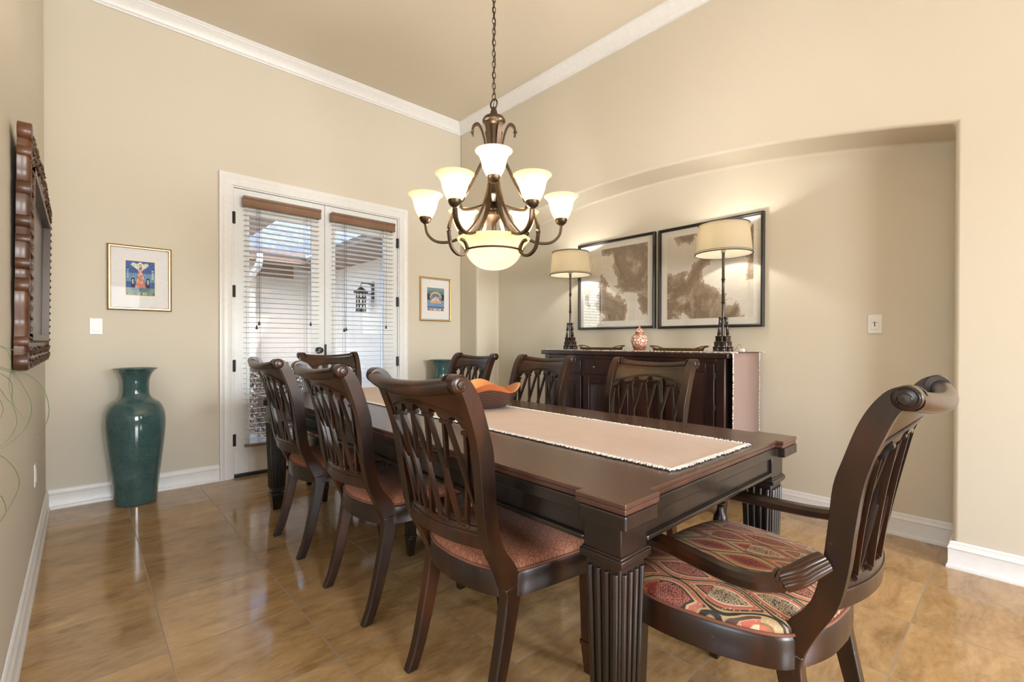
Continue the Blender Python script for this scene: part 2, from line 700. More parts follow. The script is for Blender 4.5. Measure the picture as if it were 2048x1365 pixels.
m = MB()
N = 40
ys = [NY0 + (NY1 - NY0) * i / N for i in range(N + 1)]
F = lambda y, z: (X0, y, z)
B = lambda y, z: (XN, y, z)
m.add([F(NY1, 0), F(YB, 0), F(YB, ZC), F(NY1, ZC), F(NY1, arch(NY1))], [(0, 1, 2, 3, 4)])
m.add([F(YE, 0), F(NY0, 0), F(NY0, arch(NY0)), F(NY0, ZC), F(YE, ZC)], [(0, 1, 2, 3, 4)])
for a, b in zip(ys, ys[1:]):
    m.add([F(a, arch(a)), F(b, arch(b)), F(b, ZC), F(a, ZC)], [(0, 1, 2, 3)])
    m.add([F(a, arch(a)), B(a, arch(a)), B(b, arch(b)), F(b, arch(b))], [(0, 1, 2, 3)])
    m.add([B(a, 0), B(b, 0), B(b, arch(b)), B(a, arch(a))], [(0, 1, 2, 3)])
m.add([F(NY1, 0), B(NY1, 0), B(NY1, arch(NY1)), F(NY1, arch(NY1))], [(0, 1, 2, 3)])
m.add([F(NY0, 0), B(NY0, 0), B(NY0, arch(NY0)), F(NY0, arch(NY0))], [(0, 3, 2, 1)])
XX = XN + .12
m.add([F(YE, 0), F(YE, ZC), (XX, YE, ZC), (XX, YE, 0)], [(0, 1, 2, 3)])
m.add([(XX, YE, 0), (XX, YE, ZC), (XX, YB, ZC), (XX, YB, 0)], [(0, 1, 2, 3)])
m.add([F(YE, ZC), F(YB, ZC), (XX, YB, ZC), (XX, YE, ZC)], [(0, 1, 2, 3)])
m.add([F(YB, 0), F(YB, ZC), (XX, YB, ZC), (XX, YB, 0)], [(0, 1, 2, 3)])
wr = struct(m.build('wall_right', M_WALL, smooth=30, merge=True))
bv = wr.modifiers.new('bullnose', 'BEVEL')
bv.width = .022
bv.segments = 5
bv.limit_method = 'ANGLE'
bv.angle_limit = math.radians(50)
bv.harden_normals = True

# unseen space behind the camera: plain walls, with window openings added to let daylight in
m = MB()
for a in ((XF - .1, XF, YF, -1.1, 0, ZC), (XF - .1, XF, .3, 2.05, 0, ZC), (XF - .1, XF, -1.1, .3, 0, .8), (XF - .1, XF, -1.1, .3, 2.4, ZC)):
    m.box(*a)
struct(m.build('wall_adjoining', M_WALL, smooth=0))
m = MB()
for a in ((XF - .1, -.6, YF - .1, YF, 0, ZC), (1.0, 2.0, YF - .1, YF, 0, ZC), (3.2, 5.3, YF - .1, YF, 0, ZC), (-.6, 1.0, YF - .1, YF, 0, .8), (-.6, 1.0, YF - .1, YF, 2.4, ZC),
          (2.0, 3.2, YF - .1, YF, 0, .8), (2.0, 3.2, YF - .1, YF, 2.4, ZC)):
    m.box(*a)
struct(m.build('wall_front', M_WALL, smooth=0))
struct(MB().box(XF - .1, XL - .1, 1.95, 2.05, 0, ZC).build('wall_partition', M_WALL, smooth=0))
struct(MB().box(5.2, 5.3, YF, YB, 0, ZC).build('wall_hall', M_WALL, smooth=0))
struct(MB().box(XX, 5.2, YE + .2, YE + .3, 0, ZC).build('wall_return', M_WALL, smooth=0))
m = MB()
for x in (-.6, .18, .96):
    m.box(x, x + .04, YF - .07, YF - .03, .8, 2.4)
for z in (.8, 1.6, 2.36):
    m.box(-.6, 1.0, YF - .07, YF - .03, z, z + .04)
struct(m.build('window_added_1', M_TRIM, smooth=0))  # frame of an added window, out of view
m = MB()
for x in (2.0, 2.58, 3.16):
    m.box(x, x + .04, YF - .07, YF - .03, .8, 2.4)
for z in (.8, 1.6, 2.36):
    m.box(2.0, 3.2, YF - .07, YF - .03, z, z + .04)
struct(m.build('window_added_3', M_TRIM, smooth=0))  # unseen window added along with the hall lamp
m = MB()
for y in (-1.1, -.42, .26):
    m.box(XF - .07, XF - .03, y, y + .04, .8, 2.4)
for z in (.8, 1.6, 2.36):
    m.box(XF - .07, XF - .03, -1.1, .3, z, z + .04)
struct(m.build('window_added_2', M_TRIM, smooth=0))  # added window frame in the adjoining room, never in view


def moulding(name, path, prof, closed=False):
    """profile (out, z) run along a floor path; 'out' is to the left of travel, corners mitred"""
    P = [Vector((*p, 0)) for p in path]
    rings = []
    for i, p in enumerate(P):
        dirs = []
        if i > 0:
            dirs.append((P[i] - P[i - 1]).normalized())
        if i < len(P) - 1:
            dirs.append((P[i + 1] - P[i]).normalized())
        nr = [Vector((-d.y, d.x, 0)) for d in dirs]
        if len(nr) == 2:
            b = (nr[0] + nr[1])
            b = b / max(1e-6, b.dot(nr[0]))
        else:
            b = nr[0]
        rings.append([(p.x + b.x * o_, p.y + b.y * o_, z) for o_, z in prof])
    return struct(MB().loft(rings, True, True).build(name, M_TRIM, smooth=30))


BASE = [(.001, .0), (.022, .0), (.022, .012), (.017, .022), (.015, .026), (.015, .098), (.018, .103), (.014, .112), (.010, .122), (.010, .130), (.006, .136), (.001, .138)]
moulding('baseboard_left', [(XL, YB), (XL, 1.95)], BASE)
moulding('baseboard_back', [(DX0 - .09, YB), (XL, YB)], BASE)
moulding('baseboard_back_corner', [(X0, YB), (DX1 + .09, YB)], BASE)
moulding('baseboard_right', [(XX, YE), (X0, YE), (X0, NY0), (XN, NY0), (XN, NY1), (X0, NY1), (X0, YB)], BASE)
CZ = ZC
CROWN = [(.001, CZ - .118), (.014, CZ - .118), (.016, CZ - .105), (.026, CZ - .098), (.030, CZ - .085), (.045, CZ - .062), (.066, CZ - .040), (.078, CZ - .030),
         (.080, CZ - .022), (.088, CZ - .016), (.088, CZ - .001), (.001, CZ - .001)]
moulding('trim_crown', [(X0, YE), (X0, YB), (XL, YB), (XL, 1.95)], CROWN)

# ------------------------------------------------------------------ french doors
CAS = [(0, 0), (0, .012), (.012, .016), (.03, .016), (.045, .019), (.058, .017), (.07, .024), (.085, .028), (.095, .026), (.095, 0)]


def casing(name, x0, x1, ztop, y):
    # a is the distance out from the opening, b the depth towards the room
    path = [(x0, 0), (x0, ztop), (x1, ztop), (x1, 0)]
    rings = []
    for i, (x, z) in enumerate(path):
        ox = -1 if i < 2 else 1
        oz = 0 if i in (0, 3) else 1
        rings.append([(x + ox * a, y - b - .0008, z + oz * a) for a, b in CAS])
    return struct(MB().loft(rings, True, True).build(name, M_TRIM, smooth=30))


casing('trim_door', DX0 + .006, DX1 - .006, DZ - .006, YB)
m = MB()
m.box(DX0, DX0 + .018, YB + .001, YB + .149, 0, DZ)
m.box(DX1 - .018, DX1, YB + .001, YB + .149, 0, DZ)
m.box(DX0 + .018, DX1 - .018, YB + .001, YB + .149, DZ - .018, DZ)
struct(m.build('trim_jamb', M_TRIM, smooth=0))
struct(MB().box(DX0 + .02, DX1 - .02, YB + .001, YB + .149, 0.0005, .022).build('trim_threshold', M_BLACK, smooth=0))


def door(name, x0, x1, hinge_x, gx0, gx1):
    y0, y1 = YB + .012, YB + .056
    z0, z1 = .03, DZ - .022
    gz0, gz1 = .255, 2.26
    m = MB()
    m.box(x0, gx0, y0, y1, z0, z1)
    m.box(gx1, x1, y0, y1, z0, z1)
    m.box(gx0, gx1, y0, y1, z0, gz0)
    m.box(gx0, gx1, y0, y1, gz1, z1)
    for a, b in ((gx0 - .012, gx0 + .012), (gx1 - .012, gx1 + .012)):
        m.box(a, b, y0 - .008, y0 + .002, gz0 - .012, gz1 + .012)
    for a, b in ((gz0 - .012, gz0 + .012), (gz1 - .012, gz1 + .012)):
        m.box(gx0 + .012, gx1 - .012, y0 - .008, y0 + .002, a, b)
    d = struct(m.build(name, M_DOOR, smooth=0, bevel=.002))
    MB().box(gx0 + .001, gx1 - .001, y0 + .018, y0 + .022, gz0 + .001, gz1 - .001).build('glass_pane', M_GLASS, d, smooth=0)
    for z in (.32, .95, 1.58, 2.2):
        h = MB()
        h.cyl((hinge_x, YB - .004, z - .05), (hinge_x, YB - .004, z + .05), .0075, 10)
        h.box(hinge_x - .012, hinge_x + .012, YB - .002, YB + .012, z - .05, z + .05)
        h.build('hinge', M_BLACK, d)
    return d


XM = 1.7125
d1 = door('door_1', DX0 + .021, XM - .002, DX0 + .021, 1.055, 1.60)
d2 = door('door_2', XM + .002, DX1 - .021, DX1 - .021, 1.80, 2.33)
k = MB()
k.lathe([(.001, .0), (.033, .0), (.033, .006), (.012, .010), (.010, .032), (.022, .038), (.028, .05), (.024, .062), (.001, .066)], (1.655, YB + .012, 1.075), 20, axis=Matrix.Rotation(pi / 2, 3, 'X'))
k.build('door_knob', M_BLACK, d1)
MB().box(XM - .006, XM + .012, YB - .004, YB + .012, 1.02, 1.13).build('latch_plate', M_BLACK, d2, bevel=.003)


def blind(loc, w, label, tassels):
    t_ = thing('window_blind', loc, label, 'blind', 'wooden blinds on the french doors')
    h = w / 2
    # valance: moulded board with returns, z measured from the top at 0
    prof = [(-.062, -.088), (-.066, -.080), (-.062, -.070), (-.062, -.030), (-.070, -.018), (-.072, -.006), (-.066, 0), (-.052, 0), (-.052, -.088)]
    v = MB()
    v.loft([[(x, a, b) for a, b in prof] for x in (-h, h)], True, True)
    for sx in (-1, 1):
        v.box(sx * (h - .010) - .008, sx * (h - .010) + .008, -.052, 0, -.086, -.002)
    v.build('valance', M_BLINDWOOD, t_, smooth=25)
    MB().box(-h + .02, h - .02, -.045, -.004, -.06, -.006).build('head_rail', M_SLAT, t_, smooth=0)
    s_ = MB()
    pitch, n = .0433, 46
    for i in range(n):
        z = -.112 - i * pitch
        tilt = math.radians(4)
        a = .024
        dz = a * math.sin(tilt)
        yc = -.031
        s_.add([(-h + .012, yc - a, z + dz), (h - .012, yc - a, z + dz), (h - .012, yc + a, z - dz), (-h + .012, yc + a, z - dz),
                (-h + .012, yc - a, z + dz - .003), (h - .012, yc - a, z + dz - .003), (h - .012, yc + a, z - dz - .003), (-h + .012, yc + a, z - dz - .003)],
               [(0, 1, 2, 3), (7, 6, 5, 4), (0, 4, 5, 1), (1, 5, 6, 2), (2, 6, 7, 3), (3, 7, 4, 0)])
    s_.build('slats', M_SLAT, t_, smooth=0)
    zb = -.112 - n * pitch
    MB().box(-h + .012, h - .012, -.056, -.006, zb - .022, zb - .002).build('bottom_rail', M_BLINDWOOD, t_, bevel=.004)
    c_ = MB()
    for x in (-h * .62, h * .58):
        for y in (-.057, -.006):
            c_.cyl((x, y, -.09), (x, y, zb), .0012, 5)
        for y in (-.057,):
            pts = [(x + .012 + .004 * math.sin(9 * q) + .002 * random.uniform(-1, 1), y, -.09 + (zb + .09) * q) for q in [i / 24 for i in range(25)]]
            c_.tube(pts, .001, 5, up=(0, 1, 0))
    c_.build('ladder_cord', M_CORD, t_)
    for (x, z) in tassels:
        c2 = MB()
        c2.cyl((x, -.066, -.09), (x, -.066, z), .0012, 5)
        c2.build('pull_cord', M_CORD, t_)
        c3 = MB()
        c3.lathe([(.001, 0), (.005, -.002), (.006, -.012), (.010, -.03), (.010, -.034), (.001, -.036)], (x, -.066, z), 10)
        c3.build('tassel', M_BLACK, t_)
    return t_


blind((1.329, YB - .002, 2.385), .645, 'wooden blind with brown valance on the french door that has the knob', [(-.225, -1.09), (-.205, -1.055), (.225, -1.05)])
blind((2.083, YB - .002, 2.385), .66, 'wooden blind with brown valance on the french door beside the small framed print', [(-.215, -1.10), (-.195, -1.09), (.225, -1.06)])

# ------------------------------------------------------------------ dining chairs
RP = cat([(-.092, 0, -.052, 0), (-.060, .085, -.018, .085), (-.027, .23, .022, .23), (-.003, .37, .054, .37), (-.006, .42, .060, .43), (-.034, .485, .030, .49),
          (-.072, .56, -.020, .56), (-.093, .65, -.043, .65), (-.106, .75, -.056, .75), (-.120, .84, -.066, .84), (-.139, .91, -.084, .90),
          (-.162, .972, -.108, .972), (-.178, 1.008, -.132, 1.020), (-.190, 1.020, -.160, 1.054), (-.200, 1.03, -.188, 1.066)], 4)
YC_Z, YC_Y = [0, .44, .65, .9, 1.05], [.203, .205, .213, .226, .2295]


def post_y(z):
    return lerp(YC_Z, YC_Y, z)


def post_part(seg, side, w0, w1, extra=False):
    m = MB()
    rings = []
    n = len(seg)
    for i, (rx, rz, fx, fz) in enumerate(seg):
        yc = side * post_y((rz + fz) / 2)
        w = (w0 + (w1 - w0) * i / (n - 1)) / 2
        # hollowed rear face: two extra points
        rings.append([(rx, yc - w, rz), (rx, yc + w, rz), (fx, yc + w, fz), (fx, yc - w, fz)])
    m.loft(rings)
    if extra:
        yc = side * .2295
        c = (-.190, yc, 1.0405)
        R = Matrix.Rotation(pi / 2, 3, 'X')
        m.lathe([(.001, -.022), (.020, -.022), (.0255, -.0185), (.0255, .0185), (.020, .022), (.001, .022)], c, 24, axis=R)
        for s2 in (-1, 1):
            m.lathe([(.001, 0), (.011, 0), (.013, .003), (.011, .006), (.001, .0065)], (c[0] + .002, yc + s2 * .0215, c[2] - .001), 18, axis=Matrix.Rotation(-s2 * pi / 2, 3, 'X'))
            # raised spiral lip
            pts = [(c[0] + (.0225 - .0012 * a) * math.cos(.9 + a), yc + s2 * .0215, c[2] + (.0225 - .0012 * a) * math.sin(.9 + a)) for a in [i * .3 for i in range(19)]]
            m.tube(pts, .0026, 6, up=(0, 1, 0))
    return m


SPLIT = 4 * 4
BOWT, BOWL_ = .034, .046


def crest_x(z):
    return lerp([.60, .65, .75, .84, .90, .95, 1.0, 1.03, 1.05], [-.062, -.070, -.082, -.094, -.110, -.126, -.150, -.172, -.185], z)


NG = 5
YI = .2065
GAP = 2 * YI / NG


def chair_parts(root, arm=False):
    for s_ in (-1, 1):
        post_part(RP[:SPLIT + 1], s_, .034, .040).build('leg', M_WOOD, root, bevel=.004)
        post_part(RP[SPLIT:], s_, .040, .036, True).build('back_post', M_WOOD, root, bevel=.0035)
    # crest rail
    m = MB()
    nu, nv = 90, 10
    th = .012

    def zlow(y):
        base = .945 - .042 * (y / YI) ** 2
        u = (y + YI) / GAP
        d = abs((u % 1) - .5) * GAP
        return base + (.020 * math.sqrt(max(0, 1 - (d / .021) ** 2)) if d < .021 else 0)

    def P(y, z, off):
        b = -BOWT * (1 - (y / .24) ** 2)
        return (crest_x(z) + b + off, y, z)
    ztop = 1.034
    for off in (-th, th):
        m.surf(lambda u, v: P(-YI - .006 + (2 * YI + .012) * u, (lambda y: zlow(y) + (ztop - .019 * (1 - (y / .24) ** 2) - zlow(y)) * v)(-YI - .006 + (2 * YI + .012) * u), off * (1 if v < .99 else .6)), nu, nv)
    m.surf(lambda u, v: P(-YI - .006 + (2 * YI + .012) * u, zlow(-YI - .006 + (2 * YI + .012) * u), -th + 2 * th * v), nu, 1)
    # roll along the top
    pts = []
    for i in range(33):
        y = -.222 + .444 * i / 32
        pts.append((-.190 - BOWT * (1 - (y / .24) ** 2), y, 1.038 - .020 * (1 - (y / .24) ** 2)))
    m.tube(pts, .0225, 16)
    for s_ in (-1, 1):
        m.tube([(-.190 - BOWT * .24 + .004, s_ * .196, 1.038), (-.190 - BOWT * .2 + .004, s_ * .203, 1.038)], .0265, 18)
    # bead mouldings following the arch, front and rear
    for off in (th + .001, -th - .001):
        for dz in (.024, .030):
            pts = [P(y, (.945 - .042 * (y / YI) ** 2) + dz, off) for y in [-YI + 2 * YI * i / 40 for i in range(41)]]
            m.tube(pts, .0026, 6)
    m.build('crest_rail', M_WOOD, root, smooth=40)
    # lower rail
    m = MB()
    rings = []
    for i in range(25):
        y = -.205 + .41 * i / 24
        b = -BOWL_ * (1 - (y / .22) ** 2)
        x = -.050 + b
        rings.append([(x - .013, y, .553), (x + .013, y, .553), (x + .012, y, .600), (x + .004, y, .612), (x - .006, y, .612), (x - .013, y, .604)])
    m.loft(rings)
    pts = [(-.064 - BOWL_ * (1 - (y / .22) ** 2), y, .593) for y in [-.2 + .4 * i / 24 for i in range(25)]]
    m.tube(pts, .003, 6)
    m.build('lower_rail', M_WOOD, root, bevel=0)
    # lattice
    m = MB()

    def L(yn, t_):
        """point on the curved back surface; yn across, t_ from bottom to top"""
        b = -(BOWL_ + (BOWT - BOWL_) * t_) * (1 - (yn / .23) ** 2)
        zt = .942 - .042 * (yn / YI) ** 2
        z = .616 + (zt - .616) * t_
        x = -.052 + (-.124 + .052) * t_ + .004 * math.sin(pi * t_)
        return (x + b, yn, z)
    for i in range(NG + 1):
        yt = -YI + i * GAP
        for dj in (-1, 1):
            j = i + dj
            if not 0 <= j <= NG:
                continue
            yb_ = -YI + j * GAP
            k0 = .012 * dj
            pts = []
            for q in range(9):
                t_ = q / 8
                y = (yb_ - k0 * .9) * (1 - t_) + (yt + k0 * .9) * t_
                y = max(-.204, min(.204, y))
                p = L(y, t_)
                pts.append((p[0] + .0035 * dj, p[1], p[2]))
            m.sweep(pts, [(-.0062, -.0065), (.0062, -.0065), (.0062, .0065), (-.0062, .0065)], up=(1, 0, 0))
    for i in range(NG + 1):
        y = -YI + i * GAP
        y0, y1 = max(-.207, y - .023), min(.207, y + .023)
        for t_, r in ((1.0, .0088), (0.0, .0085)):
            p = L(y, t_)
            m.cyl((p[0], y0, p[2] - .003), (p[0], y1, p[2] - .003), r, 12)
    m.build('lattice', M_WOOD, root, smooth=40)
    # seat frame and cushion
    if arm:
        half = cat([(-.045, 0), (-.034, .11), (.0, .205), (.045, .262), (.15, .305), (.27, .325), (.36, .322), (.42, .300), (.455, .24), (.475, .12), (.482, 0)], 5)
    else:
        half = cat([(-.045, 0), (-.034, .10), (.0, .190), (.045, .226), (.15, .247), (.27, .264), (.35, .268), (.395, .258), (.418, .22), (.435, .11), (.44, 0)], 5)
    outl = half[:-1] + [(x, -y) for x, y in half[::-1][:-1]]

    def inset(pl, d):
        c = sum(p[0] for p in pl) / len(pl)
        out = []
        n = len(pl)
        for i in range(n):
            a, b = Vector(pl[i - 1]), Vector(pl[(i + 1) % n])
            t_ = (b - a).normalized()
            nrm = Vector((-t_.y, t_.x))
            if nrm.dot(Vector((c, 0)) - Vector(pl[i])) < 0:
                nrm = -nrm
            out.append((pl[i][0] + nrm.x * d, pl[i][1] + nrm.y * d))
        return out
    m = MB()
    o1, o2 = outl, inset(outl, .03)
    prof = [(o1, .388), (o1, .455), (inset(outl, .004), .462), (o2, .462), (o2, .388), (o1, .388)]
    m.loft([[(x, y, z) for x, y in pl] for pl, z in prof], True, False)
    m.build('seat_frame', M_WOOD, root, smooth=40)
    m = MB()
    rings = []
    for d, z in ((.010, .456), (.004, .470), (.006, .482), (.016, .494), (.040, .505), (.085, .514), (.15, .520), (.20, .522)):
        k = min(d, .2)
        rings.append([(x, y, z) for x, y in inset(outl, k)] if k < .05 else None)
    base = inset(outl, .016)
    cx = .20
    rr = [r for r in rings if r]
    b40 = rings[4]
    for f, z in ((.82, .513), (.6, .519), (.35, .522), (.02, .523)):
        rr.append([(cx + (x - cx) * f, y * f, z) for x, y, _ in b40])
    m.loft(rr, True, True)
    cu = m.build('seat_cushion', M_OGEE if arm else M_SEAT, root, smooth=60)
    m = MB()
    m.tube([(x, y, .468) for x, y in inset(outl, .002)], .0042, 8, closed=True)
    m.build('piping', M_PIPING, cu)
    # front legs
    fx, fy = (.415, .262) if arm else (.385, .228)
    for s_ in (-1, 1):
        c = (fx, s_ * fy)
        m = MB()
        m.frustum(c, .0225, .029, .115, .392)
        m.frustum(c, .0265, .0265, .100, .116)
        m.frustum(c, .015, .0235, 0, .100)
        m.frustum(c, .031, .031, .365, .388)
        m.build('leg', M_WOOD, root, bevel=.003)
    if arm:
        for s_ in (-1, 1):
            a = MB()
            path = cat([(-.052, .243, .668), (-.030, .268, .652), (-.010, .288, .635), (.014, .300, .620)], 6)
            n = len(path)
            sec = []
            for j in range(80):
                an = 2 * pi * j / 80
                rr_ = .026 * (1 - .09 * abs(math.cos(8 * an)) ** 3)
                sec.append((rr_ * math.cos(an), rr_ * math.sin(an)))
            a.sweep([(x, s_ * y, z) for x, y, z in path], sec, [.72 + .28 * math.sin(pi * (.18 + .55 * i / n)) for i in range(n)])
            e = path[-1]
            for q, r in ((0, .0275), (.010, .0275)):
                a.tube([(e[0] + q - .003, s_ * (e[1] - .002), e[2] - q * .2), (e[0] + q + .004, s_ * (e[1] - .003), e[2] - q * .2)], r, 18)
            path2 = cat([(.014, .300, .620), (.06, .314, .607), (.12, .312, .601), (.20, .298, .602), (.30, .282, .606), (.385, .277, .606), (.43, .276, .600)], 6)
            sec2 = [(-.022, -.013), (-.016, -.018), (.016, -.018), (.022, -.013), (.023, .004), (.014, .015), (-.014, .015), (-.023, .004)]
            a.sweep([(x, s_ * y, z) for x, y, z in path2], sec2)
            a.build('armrest', M_WOOD, root, smooth=40)
            b = MB()
            b.lathe([(.001, .44), (.024, .44), (.026, .452), (.018, .460), (.014, .466), (.022, .480), (.026, .500), (.022, .520), (.013, .535), (.011, .552), (.018, .560), (.018, .566), (.012, .572), (.016, .590), (.001, .594)],
                    (.405, s_ * .277, 0), 18)
            b.build('arm_support', M_WOOD, root)


ch = thing('dining_chair', (.92, 1.25, 0), 'walnut side chair in front, nearest of the three with their backs to the camera', 'chair', 'walnut side chairs along the table')
chair_parts(ch)
G = 'walnut side chairs along the table'
dup(ch, (.922, 2.01, 0), 'walnut side chair in the middle of the row on the vase side', 0, G)
dup(ch, (.925, 2.80, 0), 'walnut side chair nearest the french doors in the row on the vase side', 0, G)
dup(ch, (2.165, 1.40, 0), 'walnut side chair tucked in before the sideboard doors, nearest the armchair', pi + .03, G)
dup(ch, (2.165, 2.235, 0), 'walnut side chair in front of the sideboard drawers, just behind the wooden bowl', pi, G)
dup(ch, (2.165, 3.005, 0), 'darker walnut side chair on the sideboard side closest to the wall corner', pi + .02, G)
ar = thing('dining_armchair', (1.45, .35, 0), 'walnut armchair with patterned ogee seat at the near table end', 'armchair', 'walnut armchairs at the table ends', pi / 2)
chair_parts(ar, True)
dup(ar, (1.555, 3.835, 0), 'walnut armchair at the far table end in front of the french doors', -pi / 2)

# ------------------------------------------------------------------ table
TX0, TX1, TY0, TY1, TZ = .899, 2.062, .605, 3.587, .785
tb = thing('dining_table', ((TX0 + TX1) / 2, (TY0 + TY1) / 2, 0), 'long dark rectangular dining table with fluted legs and brown top', 'table')
hx, hy = (TX1 - TX0) / 2, (TY1 - TY0) / 2


def breakfront(hx, hy, ins, ln):
    q = [(hx, hy), (hx - ln, hy), (hx - ln, hy - ins), (-hx + ln, hy - ins), (-hx + ln, hy), (-hx, hy), (-hx, hy - ln), (-hx + ins, hy - ln), (-hx + ins, -hy + ln), (-hx, -hy + ln),
         (-hx, -hy), (-hx + ln, -hy), (-hx + ln, -hy + ins), (hx - ln, -hy + ins), (hx - ln, -hy), (hx, -hy), (hx, -hy + ln), (hx - ins, -hy + ln), (hx - ins, hy - ln), (hx, hy - ln)]
    return q


MB().slab(breakfront(hx, hy, .027, .148), .772, TZ).build('table_top', M_TOP, tb, smooth=0, bevel=.003)
MB().slab(breakfront(hx - .002, hy - .002, .027, .147), .758, .7717).build('top_edge', M_TOPEDGE, tb, smooth=0, bevel=.003)
MB().slab(breakfront(hx + .001, hy + .001, .027, .137), .722, .7577).build('top_frame', M_BLACKWOOD, tb, smooth=0, bevel=.004)
m = MB()
for sx in (-1, 1):
    m.box(sx * (hx - .062) - .014, sx * (hx - .062) + .014, -hy + .15, hy - .15, .662, .7217)
    m.box(sx * (hx - .055) - .020, sx * (hx - .055) + .020, -hy + .15, hy - .15, .650, .664)
for sy in (-1, 1):
    m.box(-hx + .15, hx - .15, sy * (hy - .062) - .014, sy * (hy - .062) + .014, .662, .7217)
    m.box(-hx + .15, hx - .15, sy * (hy - .055) - .020, sy * (hy - .055) + .020, .650, .664)
m.build('apron', M_BLACKWOOD, tb, smooth=0, bevel=.004)
for sx in (-1, 1):
    for sy in (-1, 1):
        c = (sx * (hx - .094), sy * (hy - .094))
        m = MB()
        m.frustum(c, .056, .056, .638, .7215)
        m.frustum(c, .064, .064, .618, .634)
        m.frustum(c, .060, .060, .612, .640)
        m.frustum(c, .040, .052, .125, .612)
        m.frustum(c, .046, .046, .100, .118)
        m.frustum(c, .030, .042, .004, .100)
        for a in range(4):
            ca, sa = [(1, 0), (0, 1), (-1, 0), (0, -1)][a]
            for q in range(4):
                t_ = -.78 + .52 * q
                p0 = (c[0] + ca * .052 + -sa * .047 * t_ * 1.02, c[1] + sa * .052 + ca * .047 * t_ * 1.02, .596)
                p1 = (c[0] + ca * .041 + -sa * .036 * t_ * 1.02, c[1] + sa * .041 + ca * .036 * t_ * 1.02, .15)
                m.tube([p0, p1], .0088, 8, scale=[1, .8])
        m.build('leg', M_BLACKWOOD, tb, bevel=.0025)
m = MB()
m.lathe([(.001, .002), (.05, .002), (.05, .02), (.03, .04), (.036, .1), (.05, .2), (.036, .42), (.026, .5), (.045, .54), (.045, .65), (.001, .65)], (0, 0, 0), 20)
m.build('centre_leg', M_BLACKWOOD, tb)


def fringe(m, pts, out, n, ln, r=.0032, lift=.002, seed=1):
    """tufts standing out from a hem that runs along pts"""
    R = random.Random(seed)
    for i in range(n):
        t_ = (i + R.random()) / n * (len(pts) - 1)
        k = min(int(t_), len(pts) - 2)
        p = Vector(pts[k]).lerp(Vector(pts[k + 1]), t_ - k)
        d = (Vector(pts[k + 1]) - Vector(pts[k])).normalized()
        o = Vector(out).normalized()
        e = p + o * ln * R.uniform(.6, 1.3) + d * ln * R.uniform(-.7, .7)
        mid = p.lerp(e, .5) + Vector((0, 0, lift * R.uniform(.3, 1.5)))
        m.tube([p - o * .003, mid, e], r * R.uniform(.7, 1.2), 5, scale=[1, 1, .5])


RL, RW = 2.90, .252
rn = thing('table_runner', (1.52, 2.125, TZ + .0004), 'pale terracotta woven runner with white fringe along the dining table', 'table runner', None, math.radians(-1.2))
m = MB()
m.surf(lambda u, v: (-RW + 2 * RW * u, -RL / 2 + RL * v, .0035 + .0008 * math.sin(7 * v * 6) * math.sin(5 * u)), 10, 60)
m.surf(lambda u, v: (-RW + 2 * RW * u, -RL / 2 + RL * v, .0004), 1, 1)
m.build('cloth', M_RUNNER, rn)
m = MB()
for s_ in (-1, 1):
    fringe(m, [(s_ * RW, -RL / 2 + RL * i / 40, .004) for i in range(41)], (s_, 0, 0), 700, .011, seed=3 + s_)
    fringe(m, [(-RW + 2 * RW * i / 10, s_ * RL / 2, .004) for i in range(11)], (0, s_, 0), 130, .014, seed=8 + s_)
m.build('fringe', M_FRINGE, rn)

# wooden bowl
t = NT('striped walnut bowl outside')
v = t.coord()
sep = t.n('ShaderNodeSeparateXYZ')
t.l(v, sep.inputs[0])
ang = t.math('ARCTAN2', sep.outputs[1], sep.outputs[0])
wv = t.math('ADD', sep.outputs[2], t.math('MULTIPLY', t.math('SINE', t.math('MULTIPLY', ang, 5)), .010))
st = t.math('MULTIPLY_ADD', t.math('SINE', t.math('MULTIPLY', wv, 420)), .5, .5)
t.set(t.mix(t.ramp(st, [(.5, (0, 0, 0)), (.9, (.8, .8, .8))]), (.085, .040, .028), (.035, .018, .014)), .35)
M_BOWLO = t.m
M_BOWLI = wood('orange bowl interior', (.46, .15, .035), (.62, .24, .065), (.74, .36, .13), .28, 3, .2, False)
bw = thing('wooden_bowl', (1.66, 2.045, TZ + .0055), 'wavy rimmed wooden bowl with orange inside on the table runner', 'bowl')


def rimz(a):
    return .116 + .022 * math.sin(4 * a + 3.53) + .006 * math.sin(2 * a)


def bowl_pt(a, t_, inner):
    r = .075 + (.196 - .075) * (t_ ** .55)
    if inner:
        r -= .012
    r *= 1 + .05 * t_ * math.sin(4 * a + 3.53)
    z = (rimz(a)) * (t_ ** 1.5)
    if inner:
        z = .012 + (rimz(a) - .012) * (t_ ** 1.6)
    return (r * math.cos(a), r * math.sin(a), z)


m = MB()
m.surf(lambda u, v: bowl_pt(2 * pi * u, v, False), 90, 14, True)
m.lathe([(.075, 0), (.001, 0)], (0, 0, 0), 90)
m.build('outer_shell', M_BOWLO, bw, smooth=60)
m = MB()
m.surf(lambda u, v: bowl_pt(2 * pi * u, v, True), 90, 14, True)
m.surf(lambda u, v: tuple(Vector(bowl_pt(2 * pi * u, 1, False)).lerp(Vector(bowl_pt(2 * pi * u, 1, True)), v)), 90, 1, True)
m.lathe([(.063, .012), (.001, .0125)], (0, 0, 0), 90)
m.build('inner_surface', M_BOWLI, bw, smooth=60)

def lip_w(a):
    d = (math.degrees(a) + 129 + 180) % 360 - 180
    return lerp([-42, -19, 0, 18, 50, 58], [0, .026, .031, .032, .006, 0], d)


